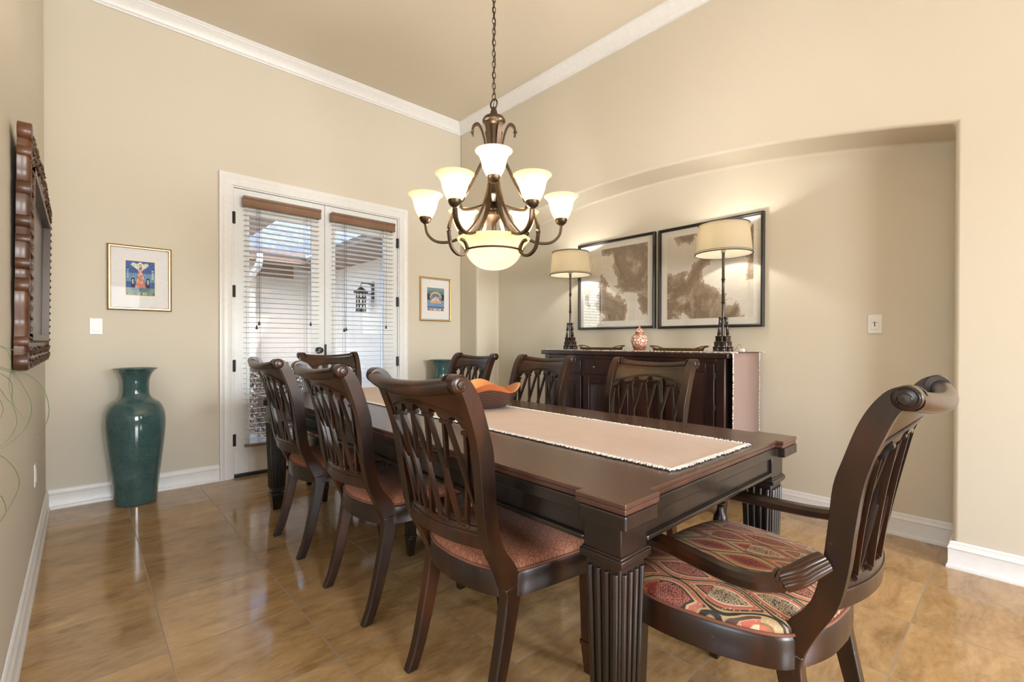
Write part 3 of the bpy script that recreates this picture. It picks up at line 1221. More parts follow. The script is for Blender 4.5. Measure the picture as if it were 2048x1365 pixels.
def lip_pt(u, v):
    a = math.radians(-129 - 42 + 100 * u)
    w = lip_w(a) * (1 - v)
    z = rimz(a) - w
    t_ = max(0, z / rimz(a)) ** (1 / 1.5)
    x, y, _ = bowl_pt(a, t_, False)
    return (x * 1.008, y * 1.008, z + .0005)


m = MB()
m.surf(lip_pt, 50, 5)
m.build('bevelled_lip', wood('red orange bowl lip', (.34, .085, .022), (.46, .125, .035), (.56, .18, .06), .35, 3, .1, False), bw, smooth=60)

# ------------------------------------------------------------------ sideboard
SX0, SX1, SY0, SY1, SZ = 3.085, 3.588, 1.305, 2.985, 1.083
sb = thing('sideboard', ((SX0 + SX1) / 2, (SY0 + SY1) / 2, 0), 'dark espresso sideboard with drawers and panel doors under the framed art', 'sideboard')
ox, oy = (SX0 + SX1) / 2, (SY0 + SY1) / 2
lx = SX0 - ox      # front
ly0, ly1 = SY0 - oy, SY1 - oy
MB().box(lx, -lx, ly0, ly1, SZ - .036, SZ).build('top', M_SIDEBOARD, sb, bevel=.006)
fx = lx + .035
m = MB()
m.box(fx, -lx - .01, ly0 + .03, ly1 - .03, .16, SZ - .0365)
m.box(fx - .012, fx, ly0 + .03, ly0 + .085, .16, SZ - .0365)
m.box(fx - .012, fx, ly1 - .085, ly1 - .03, .16, SZ - .0365)
m.box(fx - .012, fx, ly0 + .085, ly1 - .085, SZ - .062, SZ - .0365)
m.box(fx - .012, fx, ly0 + .085, ly1 - .085, .16, .205)
m.build('body', M_SIDEBOARD, sb, bevel=.003)
for x in (fx + .03, -lx - .045):
    for y in (ly0 + .06, ly1 - .06):
        MB().frustum((x, y), .020, .032, 0, .16).build('leg', M_SIDEBOARD, sb, bevel=.003)
cw = (ly1 - ly0 - .17) / 4
for i in range(4):
    y1 = ly1 - .085 - i * cw
    y0 = y1 - cw
    zt = SZ - .066
    if i < 3:
        m = MB()
        m.box(fx - .010, fx - .0005, y0 + .022, y1 - .022, zt - .125, zt - .014)
        d = m.build('drawer', M_SIDEBOARD, sb, bevel=.003)
        m = MB()
        m.lathe([(.001, -.026), (.008, -.025), (.011, -.018), (.008, -.010), (.005, 0), (.001, 0)], (fx - .011, (y0 + y1) / 2 + (.06 if i == 1 else 0), zt - .066), 14, axis=Matrix.Rotation(pi / 2, 3, 'Y'))
        m.build('knob', simple('pewter knob', (.18, .16, .14), .35, Metallic=.9) if i == 0 else bpy.data.materials['pewter knob'], d)
        top = zt - .145
    else:
        top = zt - .006
    m = MB()
    b = top
    a0, a1 = y0 + .014, y1 - .014
    w = .058
    x0_, x1_ = fx - .016, fx - .0005
    m.box(x0_, x1_, a0, a0 + w, .212, b)
    m.box(x0_, x1_, a1 - w, a1, .212, b)
    m.box(x0_, x1_, a0 + w, a1 - w, b - w, b)
    m.box(x0_, x1_, a0 + w, a1 - w, .212, .212 + w)
    m.add([(fx - .003, a0 + w, .212 + w), (fx - .003, a1 - w, .212 + w), (fx - .003, a1 - w, b - w), (fx - .003, a0 + w, b - w),
           (fx - .011, a0 + w + .028, .24 + w), (fx - .011, a1 - w - .028, .24 + w), (fx - .011, a1 - w - .028, b - w - .028), (fx - .011, a0 + w + .028, b - w - .028)],
          [(4, 5, 6, 7), (0, 1, 5, 4), (1, 2, 6, 5), (2, 3, 7, 6), (3, 0, 4, 7)])
    dd = m.build('door', M_SIDEBOARD, sb, smooth=20, bevel=.002)
    if i == 3:
        for z in (.93, .72, .55, .33):
            MB().cyl((fx - .014, a0 - .006, z - .02), (fx - .014, a0 - .006, z + .02), .004, 8).build('hinge', M_BLACK, dd)
    if i == 2:
        m = MB()
        m.box(fx - .022, fx - .0165, y0 + .02, y0 + .05, top - .05, top - .01)
        m.lathe([(.001, 0), (.007, .001), (.008, .012), (.001, .02)], (fx - .022, y0 + .035, top - .03), 12, axis=Matrix.Rotation(-pi / 2, 3, 'Y'))
        m.build('latch', M_BLACK, dd)

# runner draped over the sideboard
sr = thing('sideboard_runner', (0, 0, 0), 'dusty rose fringed runner draped over the sideboard end', 'runner')
m = MB()
ra, rb = 3.135, 3.575
prof = [(2.97, SZ + .001), (2.0, SZ + .001), (1.32, SZ + .001), (1.3045, SZ + .001), (1.2965, SZ - .003), (1.2945, SZ - .02), (1.2935, .9), (1.2945, .7), (1.2935, .50)]
prof = cat(prof, 3)


def rpt(u, v, k):
    i = v * (len(prof) - 1)
    j = min(int(i), len(prof) - 2)
    y = prof[j][0] + (prof[j + 1][0] - prof[j][0]) * (i - j)
    z = prof[j][1] + (prof[j + 1][1] - prof[j][1]) * (i - j)
    wav = .003 * math.sin(u * 9) * max(0, SZ - .05 - z)
    return (ra + (rb - ra) * u, y - wav - (k if z < SZ - .01 else 0), z + (k if z > SZ - .01 else 0))


m.surf(lambda u, v: rpt(u, v, .003), 12, len(prof) * 2)
m.surf(lambda u, v: rpt(u, v, 0), 12, len(prof) * 2)
m.build('cloth', M_RUNNER2, sr)
m = MB()
for x, s_ in ((ra, -1), (rb, 1)):
    pts = [(x, p[0], p[1] + .003) for p in prof if p[1] > SZ - .002]
    fringe(m, pts, (s_, 0, .05), 330, .011, seed=21 + s_, lift=.001)
    pts = [(x, p[0] - .003, p[1]) for p in prof if p[1] < SZ + .0015][2:]
    fringe(m, pts, (s_, -.15, 0), 170, .012, seed=31 + s_, lift=0)
fringe(m, [(ra + (rb - ra) * i / 8, 1.2905, .50) for i in range(9)], (0, 0, -1), 90, .014, seed=41, lift=0)
m.build('fringe', M_FRINGE, sr)
ST = SZ + .0045

M_TRIMGREY = simple('grey shade trim', (.06, .055, .05), .7)


def table_lamp(loc, label, cord):
    t_ = thing('table_lamp', loc, label, 'lamp', 'bamboo table lamps on the sideboard')
    R0 = random.Random(5)
    # base: seven stubby canes bundled in three steps
    m = MB()
    for r, h, n in ((.048, .036, 7), (.040, .072, 7), (.031, .112, 6)):
        for i in range(n):
            a = 2 * pi * i / n
            m.lathe([(.001, 0), (.021, 0), (.021, .006), (.019, .010), (.019, h - .008), (.021, h - .004), (.020, h), (.001, h)], (r * math.cos(a), r * math.sin(a), 0), 12)
    m.lathe([(.001, 0), (.04, 0), (.034, .10), (.001, .112)], (0, 0, 0), 16)
    m.build('base', M_LAMPWOOD, t_)
    m = MB()
    for i in range(3):
        a = 2 * pi * i / 3 + .5
        d = Vector((math.cos(a), math.sin(a), 0))
        P0, P1 = d * .034 + Vector((0, 0, .11)), d * .021 + Vector((0, 0, .245))
        pts = [P0.lerp(P1, q) for q in (0, .1, .14, .18, .45, .52, .56, .60, .9, .97, 1)]
        m.tube(pts, .0105, 12, scale=[.9, .95, 1.25, .95, .8, .95, 1.25, .95, .95, 1.35, 1.3])
    m.build('cane', M_LAMPWOOD, t_)
    m = MB()
    zz = [.10, .20, .335, .342, .350, .358, .48, .505, .512, .520, .528, .62, .70]
    m.tube([(0, 0, z) for z in zz], .0105, 14, scale=[1, .95, .85, 1.0, 1.35, 1.0, .82, 1.0, 1.35, 1.0, .9, .85, .95], up=(1, 0, 0))
    m.build('pole', M_LAMPWOOD, t_)
    m = MB()
    m.lathe([(.010, .70), (.016, .705), (.016, .735), (.010, .74)], (0, 0, 0), 14, True)
    pts = [(.028 * math.cos(a), 0, .735 + .05 * math.sin(a)) for a in [pi * i / 14 - .35 for i in range(-1, 19)]]
    m.tube(pts, .002, 6, up=(0, 1, 0))
    m.build('socket', simple('nickel socket', (.6, .55, .45), .3, Metallic=.9), t_)
    m = MB()
    m.ball((0, 0, .785), .03, 14, 10, 1.2)
    m.build('bulb', M_BULB, t_)
    zb, zt, rb_, rt_ = .690, .902, .188, .166
    m = MB()
    m.lathe([(rb_, zb), (rt_, zt), (rt_ - .003, zt), (rb_ - .003, zb), (rb_, zb)], (0, 0, 0), 48)
    sh = m.build('shade', M_LSHADE, t_, smooth=40)
    m = MB()
    for r, z in ((rb_, zb + .002), (rt_, zt - .002)):
        m.tube([((r + .001) * math.cos(2 * pi * i / 48), (r + .001) * math.sin(2 * pi * i / 48), z) for i in range(48)], .0042, 8, closed=True)
        q = .012 if z < .8 else -.012
        m.tube([((r - .0005) * math.cos(2 * pi * i / 48), (r - .0005) * math.sin(2 * pi * i / 48), z + q) for i in range(48)], .0016, 6, closed=True)
    m.build('shade_trim', M_TRIMGREY, sh)
    m = MB()
    for a in (0, 2 * pi / 3, 4 * pi / 3):
        m.tube([(0, 0, .868), (.5 * rt_ * math.cos(a), .5 * rt_ * math.sin(a), .878), ((rt_ - .004) * math.cos(a), (rt_ - .004) * math.sin(a), .892)], .0022, 6)
    m.build('shade_spider', M_TRIMGREY, sh)
    if cord:
        m = MB()
        pts = cat([(.03, -.060, .008), (.02, -.085, .022), (.02, -.098, .048), (.02, -.112, .050), (.02, -.120, .022)], 6)
        m.tube(pts, .0022, 6, up=(1, 0, 0))
        m.build('cord', M_TAN, t_)
        MB().box(.008, .032, -.140, -.110, .0, .022).build('plug', M_PLASTIC, t_, bevel=.004)
    lamp('bulb_light', 'POINT', (loc[0], loc[1], loc[2] + .80), 12, (1, .92, .80), shadow_soft_size=.035)
    return t_


table_lamp((3.36, 2.872, ST), 'tall bamboo lamp with drum shade on the sideboard end nearest the door wall', False)
table_lamp((3.36, 1.456, ST), 'tall bamboo lamp with drum shade on the sideboard end above the draped runner', True)


def tray(loc, label):
    t_ = thing('brass_tray', loc, label, 'tray', 'brass trays on the sideboard')
    L_, Wd = .155, .085
    m = MB()
    rings = []
    for a, b, z in ((L_ - .01, Wd - .01, .002), (L_, Wd, .002), (L_ + .006, Wd + .006, .022), (L_ + .002, Wd + .002, .022), (L_ - .004, Wd - .004, .006), (.01, .01, .006)):
        rings.append([(-b, -a, z), (b, -a, z), (b, a, z), (-b, a, z)])
    m.loft(rings, True, True)
    m.build('pan', M_BRASS, t_, smooth=20, bevel=.001)
    for s_ in (-1, 1):
        m = MB()
        pts = [(-.05, s_ * (L_ + .002), .020), (-.045, s_ * (L_ + .045), .034), (-.03, s_ * (L_ + .062), .038), (.03, s_ * (L_ + .062), .038), (.045, s_ * (L_ + .045), .034), (.05, s_ * (L_ + .002), .020)]
        m.tube(cat(pts, 3), .0048, 8)
        m.build('handle', M_BRASS, t_)
    return t_


tray((3.30, 2.475, ST), 'low brass handled tray between the ginger jar and the farther lamp')
tray((3.30, 1.765, ST), 'low brass handled tray between the ginger jar and the nearer lamp')

t = NT('red and white porcelain')
v = t.coord()
vo = t.n('ShaderNodeTexVoronoi', feature='DISTANCE_TO_EDGE')
t.l(v, vo.inputs['Vector'])
vo.inputs['Scale'].default_value = 42
sep = t.n('ShaderNodeSeparateXYZ')
t.l(v, sep.inputs[0])
ed = t.math('LESS_THAN', vo.outputs['Distance'], .12)
c = t.mix(ed, (.74, .66, .58), (.42, .13, .05))
nz = t.noise(v, 60, 2)
c = t.mix(t.math('GREATER_THAN', nz, .62), c, (.30, .34, .36))
band = t.math('MAXIMUM', t.math('LESS_THAN', sep.outputs[2], .038), t.math('MULTIPLY', t.math('GREATER_THAN', sep.outputs[2], .128), t.math('LESS_THAN', sep.outputs[2], .15)))
c = t.mix(t.math('MULTIPLY', band, .8), c, (.34, .10, .035))
t.set(c, .18)
M_PORC = t.m
j = thing('ginger_jar', (3.36, 2.134, ST), 'lidded red and white porcelain ginger jar between the two brass trays', 'jar')
MB().lathe([(.001, 0), (.042, 0), (.044, .006), (.054, .03), (.067, .07), (.068, .09), (.060, .115), (.042, .130), (.033, .135), (.033, .142), (.001, .142)], (0, 0, 0), 32).build('body', M_PORC, j)
MB().lathe([(.033, .1425), (.036, .1425), (.037, .152), (.030, .160), (.027, .172), (.018, .180), (.006, .184), (.009, .190), (.009, .196), (.001, .202)], (0, 0, 0), 28).build('lid', M_PORC, j)

# ------------------------------------------------------------------ art on the sideboard wall
def big_art(y0, y1, z0, z1, label, seed, flip):
    yc, zc = (y0 + y1) / 2, (z0 + z1) / 2
    t_ = thing('framed_art', (XN - .001, yc, zc), label, 'picture', 'large framed abstracts above the sideboard')
    h, v_ = (y1 - y0) / 2, (z1 - z0) / 2
    m = MB()
    prof = [(0, 0), (-.030, 0), (-.034, .004), (-.034, .012), (-.030, .018), (-.020, .022), (0, .022)]
    rings = [[(d, sy * (h - a), sz * (v_ - a)) for d, a in prof] for sy, sz in ((1, 1), (-1, 1), (-1, -1), (1, -1), (1, 1))]
    m.loft(rings, True, False)
    m.build('frame', M_FRAMEBLACK, t_, smooth=25)
    MB().box(-.010, -.003, -h + .02, h - .02, -v_ + .02, v_ - .02).build('mat_board', simple('cream mat', (.82, .79, .74), .8) if seed == 1 else bpy.data.materials['cream mat'], t_, smooth=0)
    MB().box(-.0115, -.0105, -h + .075, h - .075, -v_ + .075, v_ - .075).build('print', abstract('abstract print %d' % seed, seed * 3.7, flip), t_, smooth=0)
    MB().box(-.0175, -.0155, -h + .021, h - .021, -v_ + .021, v_ - .021).build('glazing', M_PICGLASS, t_, smooth=0)
    return t_


big_art(2.129, 2.961, 1.276, 2.094, 'black framed brown and white abstract beside the farther lamp', 1, -.18)
big_art(1.266, 2.095, 1.268, 2.092, 'black framed brown and grey abstract behind the nearer lamp', 2, .14)


def small_art(x0, x1, z0, z1, label, painter, pw, ph, mat2):
    t_ = thing('framed_print', ((x0 + x1) / 2, YB - .001, (z0 + z1) / 2), label, 'picture', 'small gold framed prints on the door wall')
    h, v_ = (x1 - x0) / 2, (z1 - z0) / 2
    m = MB()
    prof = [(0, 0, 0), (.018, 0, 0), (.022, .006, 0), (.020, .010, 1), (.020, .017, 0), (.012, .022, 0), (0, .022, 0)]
    rings = [[(sx * (h - a), -d, sz * (v_ - a)) for d, a, _ in prof] for sx, sz in ((1, 1), (-1, 1), (-1, -1), (1, -1), (1, 1))]
    m.loft(rings, True, False)
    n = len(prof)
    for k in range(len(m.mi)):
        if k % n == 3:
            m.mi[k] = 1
    m.build('frame', [M_GOLD, M_GOLDPALE], t_, smooth=20)
    MB().box(-h + .02, h - .02, -.010, -.002, -v_ + .02, v_ - .02).build('mat_board', M_MAT, t_, smooth=0)
    MB().box(-pw - mat2, pw + mat2, -.0112, -.0103, -ph - mat2, ph + mat2).build('inner_mat', simple('ivory inner mat', (.84, .80, .70), .8), t_, smooth=0)
    painter(t_, pw, ph)
    MB().box(-h + .021, h - .021, -.0165, -.0150, -v_ + .021, v_ - .021).build('glazing', M_PRINTGLASS, t_, smooth=0)
    return t_


PAINT = [('print blue', (.045, .115, .36)), ('print pale blue', (.16, .30, .48)), ('print white', (.75, .74, .62)), ('print coral', (.62, .22, .16)), ('print dark', (.03, .025, .045)),
         ('print green', (.20, .30, .26)), ('print ochre', (.62, .42, .20)), ('print teal', (.10, .20, .28)), ('print pink', (.66, .42, .40))]
PM = []
for nme, cc in PAINT:
    t = NT(nme)
    nz = t.noise(t.coord(), 160, 3)
    t.set(t.mix(t.ramp(nz, [(.35, (0, 0, 0)), (.65, (1, 1, 1))]), tuple(x * .6 for x in cc), tuple(min(1, x * 1.35 + .02) for x in cc)), .7)
    PM.append(t.m)


class Paint:
    def __init__(s):
        s.m = MB()
        s.k = 0

    def poly(s, ci, pts):
        s.m.cur = ci
        s.k += 1
        y = -.0114 - s.k * .00001
        s.m.add([(x, y, z) for x, z in pts], [tuple(range(len(pts)))])

    def rect(s, ci, x0, x1, z0, z1):
        s.poly(ci, [(x0, z0), (x1, z0), (x1, z1), (x0, z1)])

    def ell(s, ci, cx, cz, a, b, n=16, a0=0, a1=2 * pi):
        s.poly(ci, [(cx + a * math.cos(a0 + (a1 - a0) * i / n), cz + b * math.sin(a0 + (a1 - a0) * i / n)) for i in range(n + (0 if a1 - a0 > 6.28 else 1))])


def paint_temple(t_, w, h):
    p = Paint()
    R = random.Random(4)
    p.rect(0, -w, w, -h, h)
    p.rect(1, -w * .98, w * .98, -h * .2, h * .3)
    p.rect(5, -w, w, -h, -h * .55)
    p.poly(2, [(-w * .1, h * .45), (-w * .68, h * .78), (-w * .5, h * .92), (-w * .05, h * .8)])
    p.poly(2, [(w * .1, h * .45), (w * .6, h * .78), (w * .45, h * .92), (w * .08, h * .8)])
    p.ell(2, 0, h * .82, w * .17, h * .13)
    p.ell(6, 0, h * .74, w * .08, h * .13)
    p.poly(3, [(-w * .09, h * .55), (w * .09, h * .55), (w * .36, -h * .56), (-w * .36, -h * .56)])
    for i in range(60):
        zz = R.uniform(-.54, .5) * h
        k = w * (.10 + .26 * (.55 * h - zz) / (1.1 * h))
        x = R.uniform(-k, k)
        s_ = R.uniform(.02, .05) * w
        p.rect(R.choice([2, 6, 8, 3]), x - s_, x + s_, zz - s_, zz + s_)
    for x in (-w * .52, w * .52):
        p.rect(4, x - w * .11, x + w * .11, -h * .55, h * .02)
        p.ell(2, x, -h * .2, w * .06, h * .14)
        p.ell(5, x, -h * .2, w * .03, h * .09)
    for x in (-w * .5, w * .5):
        p.rect(0, x - w * .12, x + w * .12, h * .28, h * .5)
    for i in range(5):
        p.rect(2, w * .78, w * .92, h * (.0 + .11 * i), h * (.06 + .11 * i))
        p.rect(2, -w * .9, -w * .82, h * (.0 + .11 * i), h * (.06 + .11 * i))
    p.poly(7, [(-w * .7, -h * .56), (w * .7, -h * .56), (w * .55, -h * .76), (-w * .55, -h * .76)])
    for i in range(14):
        x = -w * .92 + 1.84 * w * i / 13
        p.rect(R.choice([4, 4, 5, 2]), x - w * .035, x + w * .035, -h * .95, -h * R.uniform(.80, .86))
    p.m.build('print', PM, t_, smooth=0)


def paint_dome(t_, w, h):
    p = Paint()
    R = random.Random(9)
    p.rect(1, -w, w, -h, h)
    p.rect(5, -w, w, h * .8, h)
    p.rect(4, -w, -w * .62, -h * .05, h * .72)
    p.rect(4, w * .62, w, -h * .05, h * .72)
    p.rect(7, -w, w, h * .45, h * .72)
    p.ell(6, 0, h * .1, w * .72, h * .58, 20, 0, pi)
    p.ell(7, 0, h * .08, w * .6, h * .42, 20, 0, pi)
    p.rect(6, -w * .68, w * .68, -h * .32, -h * .18)
    p.poly(8, [(-w * .6, -h * .18), (w * .6, -h * .18), (w * .35, h * .02), (0, h * .3), (-w * .35, h * .02)])
    for i in range(40):
        x, z = R.uniform(-.45, .45) * w, R.uniform(-.18, .2) * h
        s_ = R.uniform(.03, .07) * w
        p.rect(R.choice([2, 3, 8, 0]), x - s_, x + s_, z - s_ * .8, z + s_ * .8)
    p.rect(0, -w, w, -h * .72, -h * .62)
    p.rect(8, -w, w, -h, -h * .78)
    for i in range(12):
        x = R.uniform(-.9, .9) * w
        p.rect(R.choice([2, 3, 0]), x - w * .06, x + w * .06, -h * .95, -h * .8)
    p.m.build('print', PM, t_, smooth=0)


small_art(.137, .519, 1.385, 1.868, 'gold framed blue print of a robed figure above the teal floor vase', paint_temple, .086, .128, .018)
small_art(2.742, 3.148, 1.390, 1.877, 'gold framed blue domed print between the french doors and the wall corner', paint_dome, .112, .13, .016)


# ------------------------------------------------------------------ switches and outlet
def plate(loc, rz, label, kind):
    t_ = thing('light_switch' if kind != 'outlet' else 'wall_outlet', loc, label, 'switch' if kind != 'outlet' else 'outlet', None, rz)
    MB().box(-.036, .036, -.006, -.0005, -.058, .058).build('cover_plate', M_PLASTIC, t_, bevel=.003)
    MB().box(-.017, .017, -.009, -.0062, -.034, .034).build('rocker', M_PLASTIC, t_, bevel=.0015)
    if kind == 'dimmer':
        m = MB()
        m.box(-.0022, .0022, -.0100, -.0092, -.016, .010)
        m.box(-.012, .012, -.0100, -.0092, .0085, .0115)
        m.ball((0, -.0095, .020), .0017, 8, 6)
        m.build('slider', M_BLACK, t_, smooth=0)
    return t_


plate((.077, YB, 1.262), 0, 'white rocker light switch on the door wall below the small print', 'rocker')
plate((XN, .632, 1.268), -pi / 2, 'white dimmer switch with a black slider on the sideboard wall', 'dimmer')
plate((XL, 3.45, .462), pi / 2, 'white wall outlet plate low on the mirror wall', 'outlet')

# ------------------------------------------------------------------ floor vases
VP = cat([(.108, 0), (.122, .004), (.124, .02), (.130, .10), (.150, .28), (.168, .45), (.175, .56), (.170, .64), (.145, .705), (.100, .745), (.082, .775), (.079, .84), (.084, .89), (.104, .935), (.130, .958), (.133, .962)], 4)
inner = [(.128, .962), (.100, .937), (.079, .890), (.074, .84), (.078, .77), (.13, .70), (.15, .5), (.001, .45)]
m = MB()
m.lathe([(.001, 0)] + VP + inner, (0, 0, 0), 48)
vs = m.build('floor_vase', M_GLAZE, None, smooth=50, loc=(.285, 4.315, 0))
tag(vs, 'tall teal glazed floor vase on the floor under the framed print', 'vase', 'teal floor vases by the french doors')
v2 = vs.copy()
COL.objects.link(v2)
v2.location = (2.90, 4.315, 0)
v2['label'] = 'teal floor vase half hidden behind the chairs near the wall corner'

# ------------------------------------------------------------------ carved mirror
mr = thing('carved_mirror', (XL, 3.10, 1.48), 'carved dark wood framed mirror leaning out from the side wall', 'mirror')
hw, hh = .70, .43
TH = math.radians(.8)


def lean(p):
    # local: x out of the wall, y along it, z up; hung from the top, leaning out
    return Vector((p.x * .82 + .006 + (p.z + hh) * math.tan(TH), p.y, p.z))


m = MB()


def edge_wave(s_, amp=.014):
    return amp * (abs(math.sin(s_ * pi)) - .4)


path = []
NP = 46
for i in range(NP):                       # bottom, near to far
    q = i / NP
    path.append((-hw + 2 * hw * q, -hh - edge_wave(q * 7)))
for i in range(NP):
    q = i / NP
    path.append((hw + edge_wave(q * 5), -hh + 2 * hh * q))
for i in range(NP):
    q = i / NP
    path.append((hw - 2 * hw * q, hh + edge_wave(q * 7) + .035 * math.exp(-((q - .5) / .22) ** 2)))
for i in range(NP):
    q = i / NP
    path.append((-hw - edge_wave(q * 5), hh - 2 * hh * q))
prof = [(.0, 0), (.030, .0), (.042, .006), (.046, .016), (.040, .030), (.044, .042), (.036, .056), (.030, .085), (.036, .098), (.034, .112), (.018, .125), (.012, .135), (0, .135)]
rings = []
for (y, z) in path:
    cy, cz = (1 if y > 0 else -1), (1 if z > 0 else -1)
    ring = []
    for d, a in prof:
        ay = y - cy * a if abs(y) > hw - .14 or True else y
        # move inwards along both axes only near the corners
        ky = max(0, min(1, (abs(y) - (hw - .16)) / .16))
        kz = max(0, min(1, (abs(z) - (hh - .16)) / .16))
        yy = max(-(hw - a), min(hw - a, y)) if abs(abs(z) - hh) < .08 or abs(y) > hw - a else y
        zz = max(-(hh - a), min(hh - a, z)) if abs(y) > hw - .03 or abs(z) > hh - a else z
        if a < .03:
            yy, zz = y, z
            if abs(abs(z) - hh) < .07:
                zz = z - cz * a
            if abs(y) > hw - .03:
                yy = y - cy * a
        ring.append(Vector((d, yy, zz)))
    rings.append(ring)
rings.append(rings[0])
m.loft(rings, True, False)
# carved leaves on the front, running round the frame
R = random.Random(12)
for i, (y, z) in enumerate(path):
    if i % 2:
        continue
    horiz = abs(abs(z) - hh) < .08 and abs(y) < hw - .02
    cy, cz = (1 if y > 0 else -1), (1 if z > 0 else -1)
    for a, r, ln in ((.026, .0085, .030), (.066, .008, .026)):
        if horiz:
            p = Vector((.040, max(-hw + a, min(hw - a, y)), z - cz * a))
            d = Vector((.3, (.6 if i % 4 else -.6), cz))
        else:
            p = Vector((.040, y - cy * a, max(-hh + a, min(hh - a, z))))
            d = Vector((.3, cy, (.6 if i % 4 else -.6)))
        d.normalize()
        m.tube([p - d * ln * .5, p + Vector((.006, 0, 0)), p + d * ln * .5], r, 7, scale=[.35, 1, .45])
# raised inner lip round the glass
for sy in (-1, 1):
    m.box(.0, .050, sy * (hw - .118) - .012, sy * (hw - .118) + .012, -hh + .106, hh - .106)
    m.box(.0, .050, -hw + .106, hw - .106, sy * (hh - .118) - .012, sy * (hh - .118) + .012)
# beads round the glass
for y in [-hw + .10 + i * .0165 for i in range(int((2 * hw - .2) / .0165) + 1)]:
    for z in (-hh + .103, hh - .103):
        m.ball((.036, y, z), .0065, 7, 5)
for z in [-hh + .105 + i * .0165 for i in range(int((2 * hh - .21) / .0165) + 1)]:
    for y in (-hw + .103, hw - .103):
        m.ball((.036, y, z), .0065, 7, 5)
m.xform(lean)
m.build('frame', M_CARVED, mr, smooth=60)
# scrolled side ears and mouldings seen edge on
for sy in (-1, 1):
    for (z, r) in ((hh - .012, .034), (hh - .085, .026), (.215, .03), (.10, .024), (.035, .020), (-.05, .024), (-.13, .03), (-hh + .10, .026), (-hh + .03, .032)):
        R3 = Matrix.Rotation(pi / 2, 3, 'Y')
        m = MB()
        m.lathe([(.001, .0), (r * .96, .0), (r, .003), (r, .041), (r * .95, .045), (r * .5, .0465), (.001, .0465)], (0, sy * (hw - r * .45), z), 24, axis=R3)
        m.xform(lean)
        m.build('scroll', M_CARVED, mr, smooth=50)
for yy in (-.35, 0, .35):
    R3 = Matrix.Rotation(pi / 2, 3, 'Y')
    m = MB()
    m.lathe([(.001, 0), (.035, 0), (.045, .012), (.045, .034), (.03, .046), (.001, .048)], (0, yy, hh + (.03 if yy == 0 else 0)), 20, axis=R3)
    m.xform(lean)
    m.build('scroll', M_CARVED, mr, smooth=50)
m = MB()
m.box(.010, .014, -hw + .13, hw - .13, -hh + .13, hh - .13)
m.xform(lean)
m.build('mirror_glass', M_MIRROR, mr, smooth=0)
m = MB()
m.box(.0, .010, -hw + .06, hw - .06, -hh + .06, hh - .06)
m.xform(lean)
m.build('backing', M_BLACK, mr, smooth=0)
for sy in (-1, 1):
    for sz in (-hh + .07, hh - .07):
        m = MB()
        m.box(-.007 - (sz + hh) * math.tan(TH), .0, sy * .5 - .01, sy * .5 + .01, sz - .01, sz + .01)
        m.xform(lean)
        m.build('hanger', M_BLACK, mr, smooth=0)

# ------------------------------------------------------------------ house plant at the wall end
t = NT('green strap leaf')
v = t.coord()
t.set(t.mix(t.noise(v, 9, 3), (.08, .16, .022), (.18, .29, .05)), .45)
M_LEAF = t.m
pl = thing('potted_plant', (-.40, 1.58, 0), 'potted plant with long thin arching green leaves at the wall end', 'plant')
MB().lathe([(.001, 0), (.15, 0), (.155, .02), (.13, .06), (.12, .55), (.16, .60), (.16, .62), (.001, .62)], (0, 0, 0), 24).build('stand', M_BLACKWOOD, pl)
MB().lathe([(.001, .621), (.10, .621), (.125, .70), (.14, .80), (.145, .82), (.132, .82), (.12, .78), (.001, .775)], (0, 0, 0), 28).build('pot', M_GLAZE, pl)
MB().lathe([(.001, .77), (.06, .77), (.075, .83), (.04, .95), (.025, 1.05), (.001, 1.06)], (0, 0, 0), 16).build('stem', M_CARVED, pl)
# leaves: (end y, end z, reach, peak z)
P0 = (0, 0, 1.05)
leaves = [
    [P0, (.12, -.01, 1.13), (.22, -.01, 1.115), (.271, -.01, 1.089), (.295, -.01, 1.08), (.315, -.01, 1.067), (.331, -.01, 1.043), (.34, -.01, 1.012), (.342, -.01, .982), (.337, -.01, .956), (.327, -.01, .935), (.318, -.01, .928)],
    [P0, (.13, .02, 1.15), (.22, .02, 1.11), (.261, .02, 1.088), (.283, .02, 1.073), (.299, .02, 1.042), (.309, .02, 1.012), (.311, .02, .986), (.304, .02, .953), (.29, .02, .929), (.272, .02, .91), (.254, .02, .899)],
    [P0, (.12, .05, 1.12), (.20, .05, 1.10), (.251, .05, 1.049), (.267, .05, 1.019), (.279, .05, .997), (.284, .05, .973), (.284, .05, .951), (.275, .05, .926), (.261, .05, .907), (.249, .05, .895)],
    [P0, (.10, .07, 1.03), (.20, .08, .93), (.246, .08, .886), (.263, .08, .868), (.275, .08, .849), (.284, .08, .825), (.286, .08, .801), (.279, .08, .772), (.266, .08, .742), (.249, .08, .71)],
    [P0, (.14, -.01, 1.19), (.23, -.01, 1.17), (.263, -.01, 1.141), (.275, -.01, 1.129), (.28, -.01, 1.107), (.28, -.01, 1.084), (.277, -.01, 1.052), (.283, -.01, 1.005)],
    [P0, (.12, .02, 1.11), (.22, .02, 1.10), (.261, .02, 1.076), (.276, .02, 1.061), (.28, .02, 1.044), (.28, .02, 1.014), (.289, .02, .988), (.3, .02, .968)],
    [P0, (.16, .05, 1.17), (.25, .05, 1.143), (.274, .05, 1.133), (.291, .05, 1.126), (.303, .05, 1.122)],
    [P0, (.12, .08, 1.10), (.21, .08, 1.07), (.251, .08, 1.017), (.258, .08, 1.001), (.26, .08, .989), (.257, .08, .972), (.25, .08, .954)],
    [P0, (.10, 0, .98), (.20, -.01, .85), (.258, -.01, .804), (.267, -.01, .79), (.271, -.01, .772), (.27, -.01, .756), (.259, -.01, .736)],
]
Rl = random.Random(3)
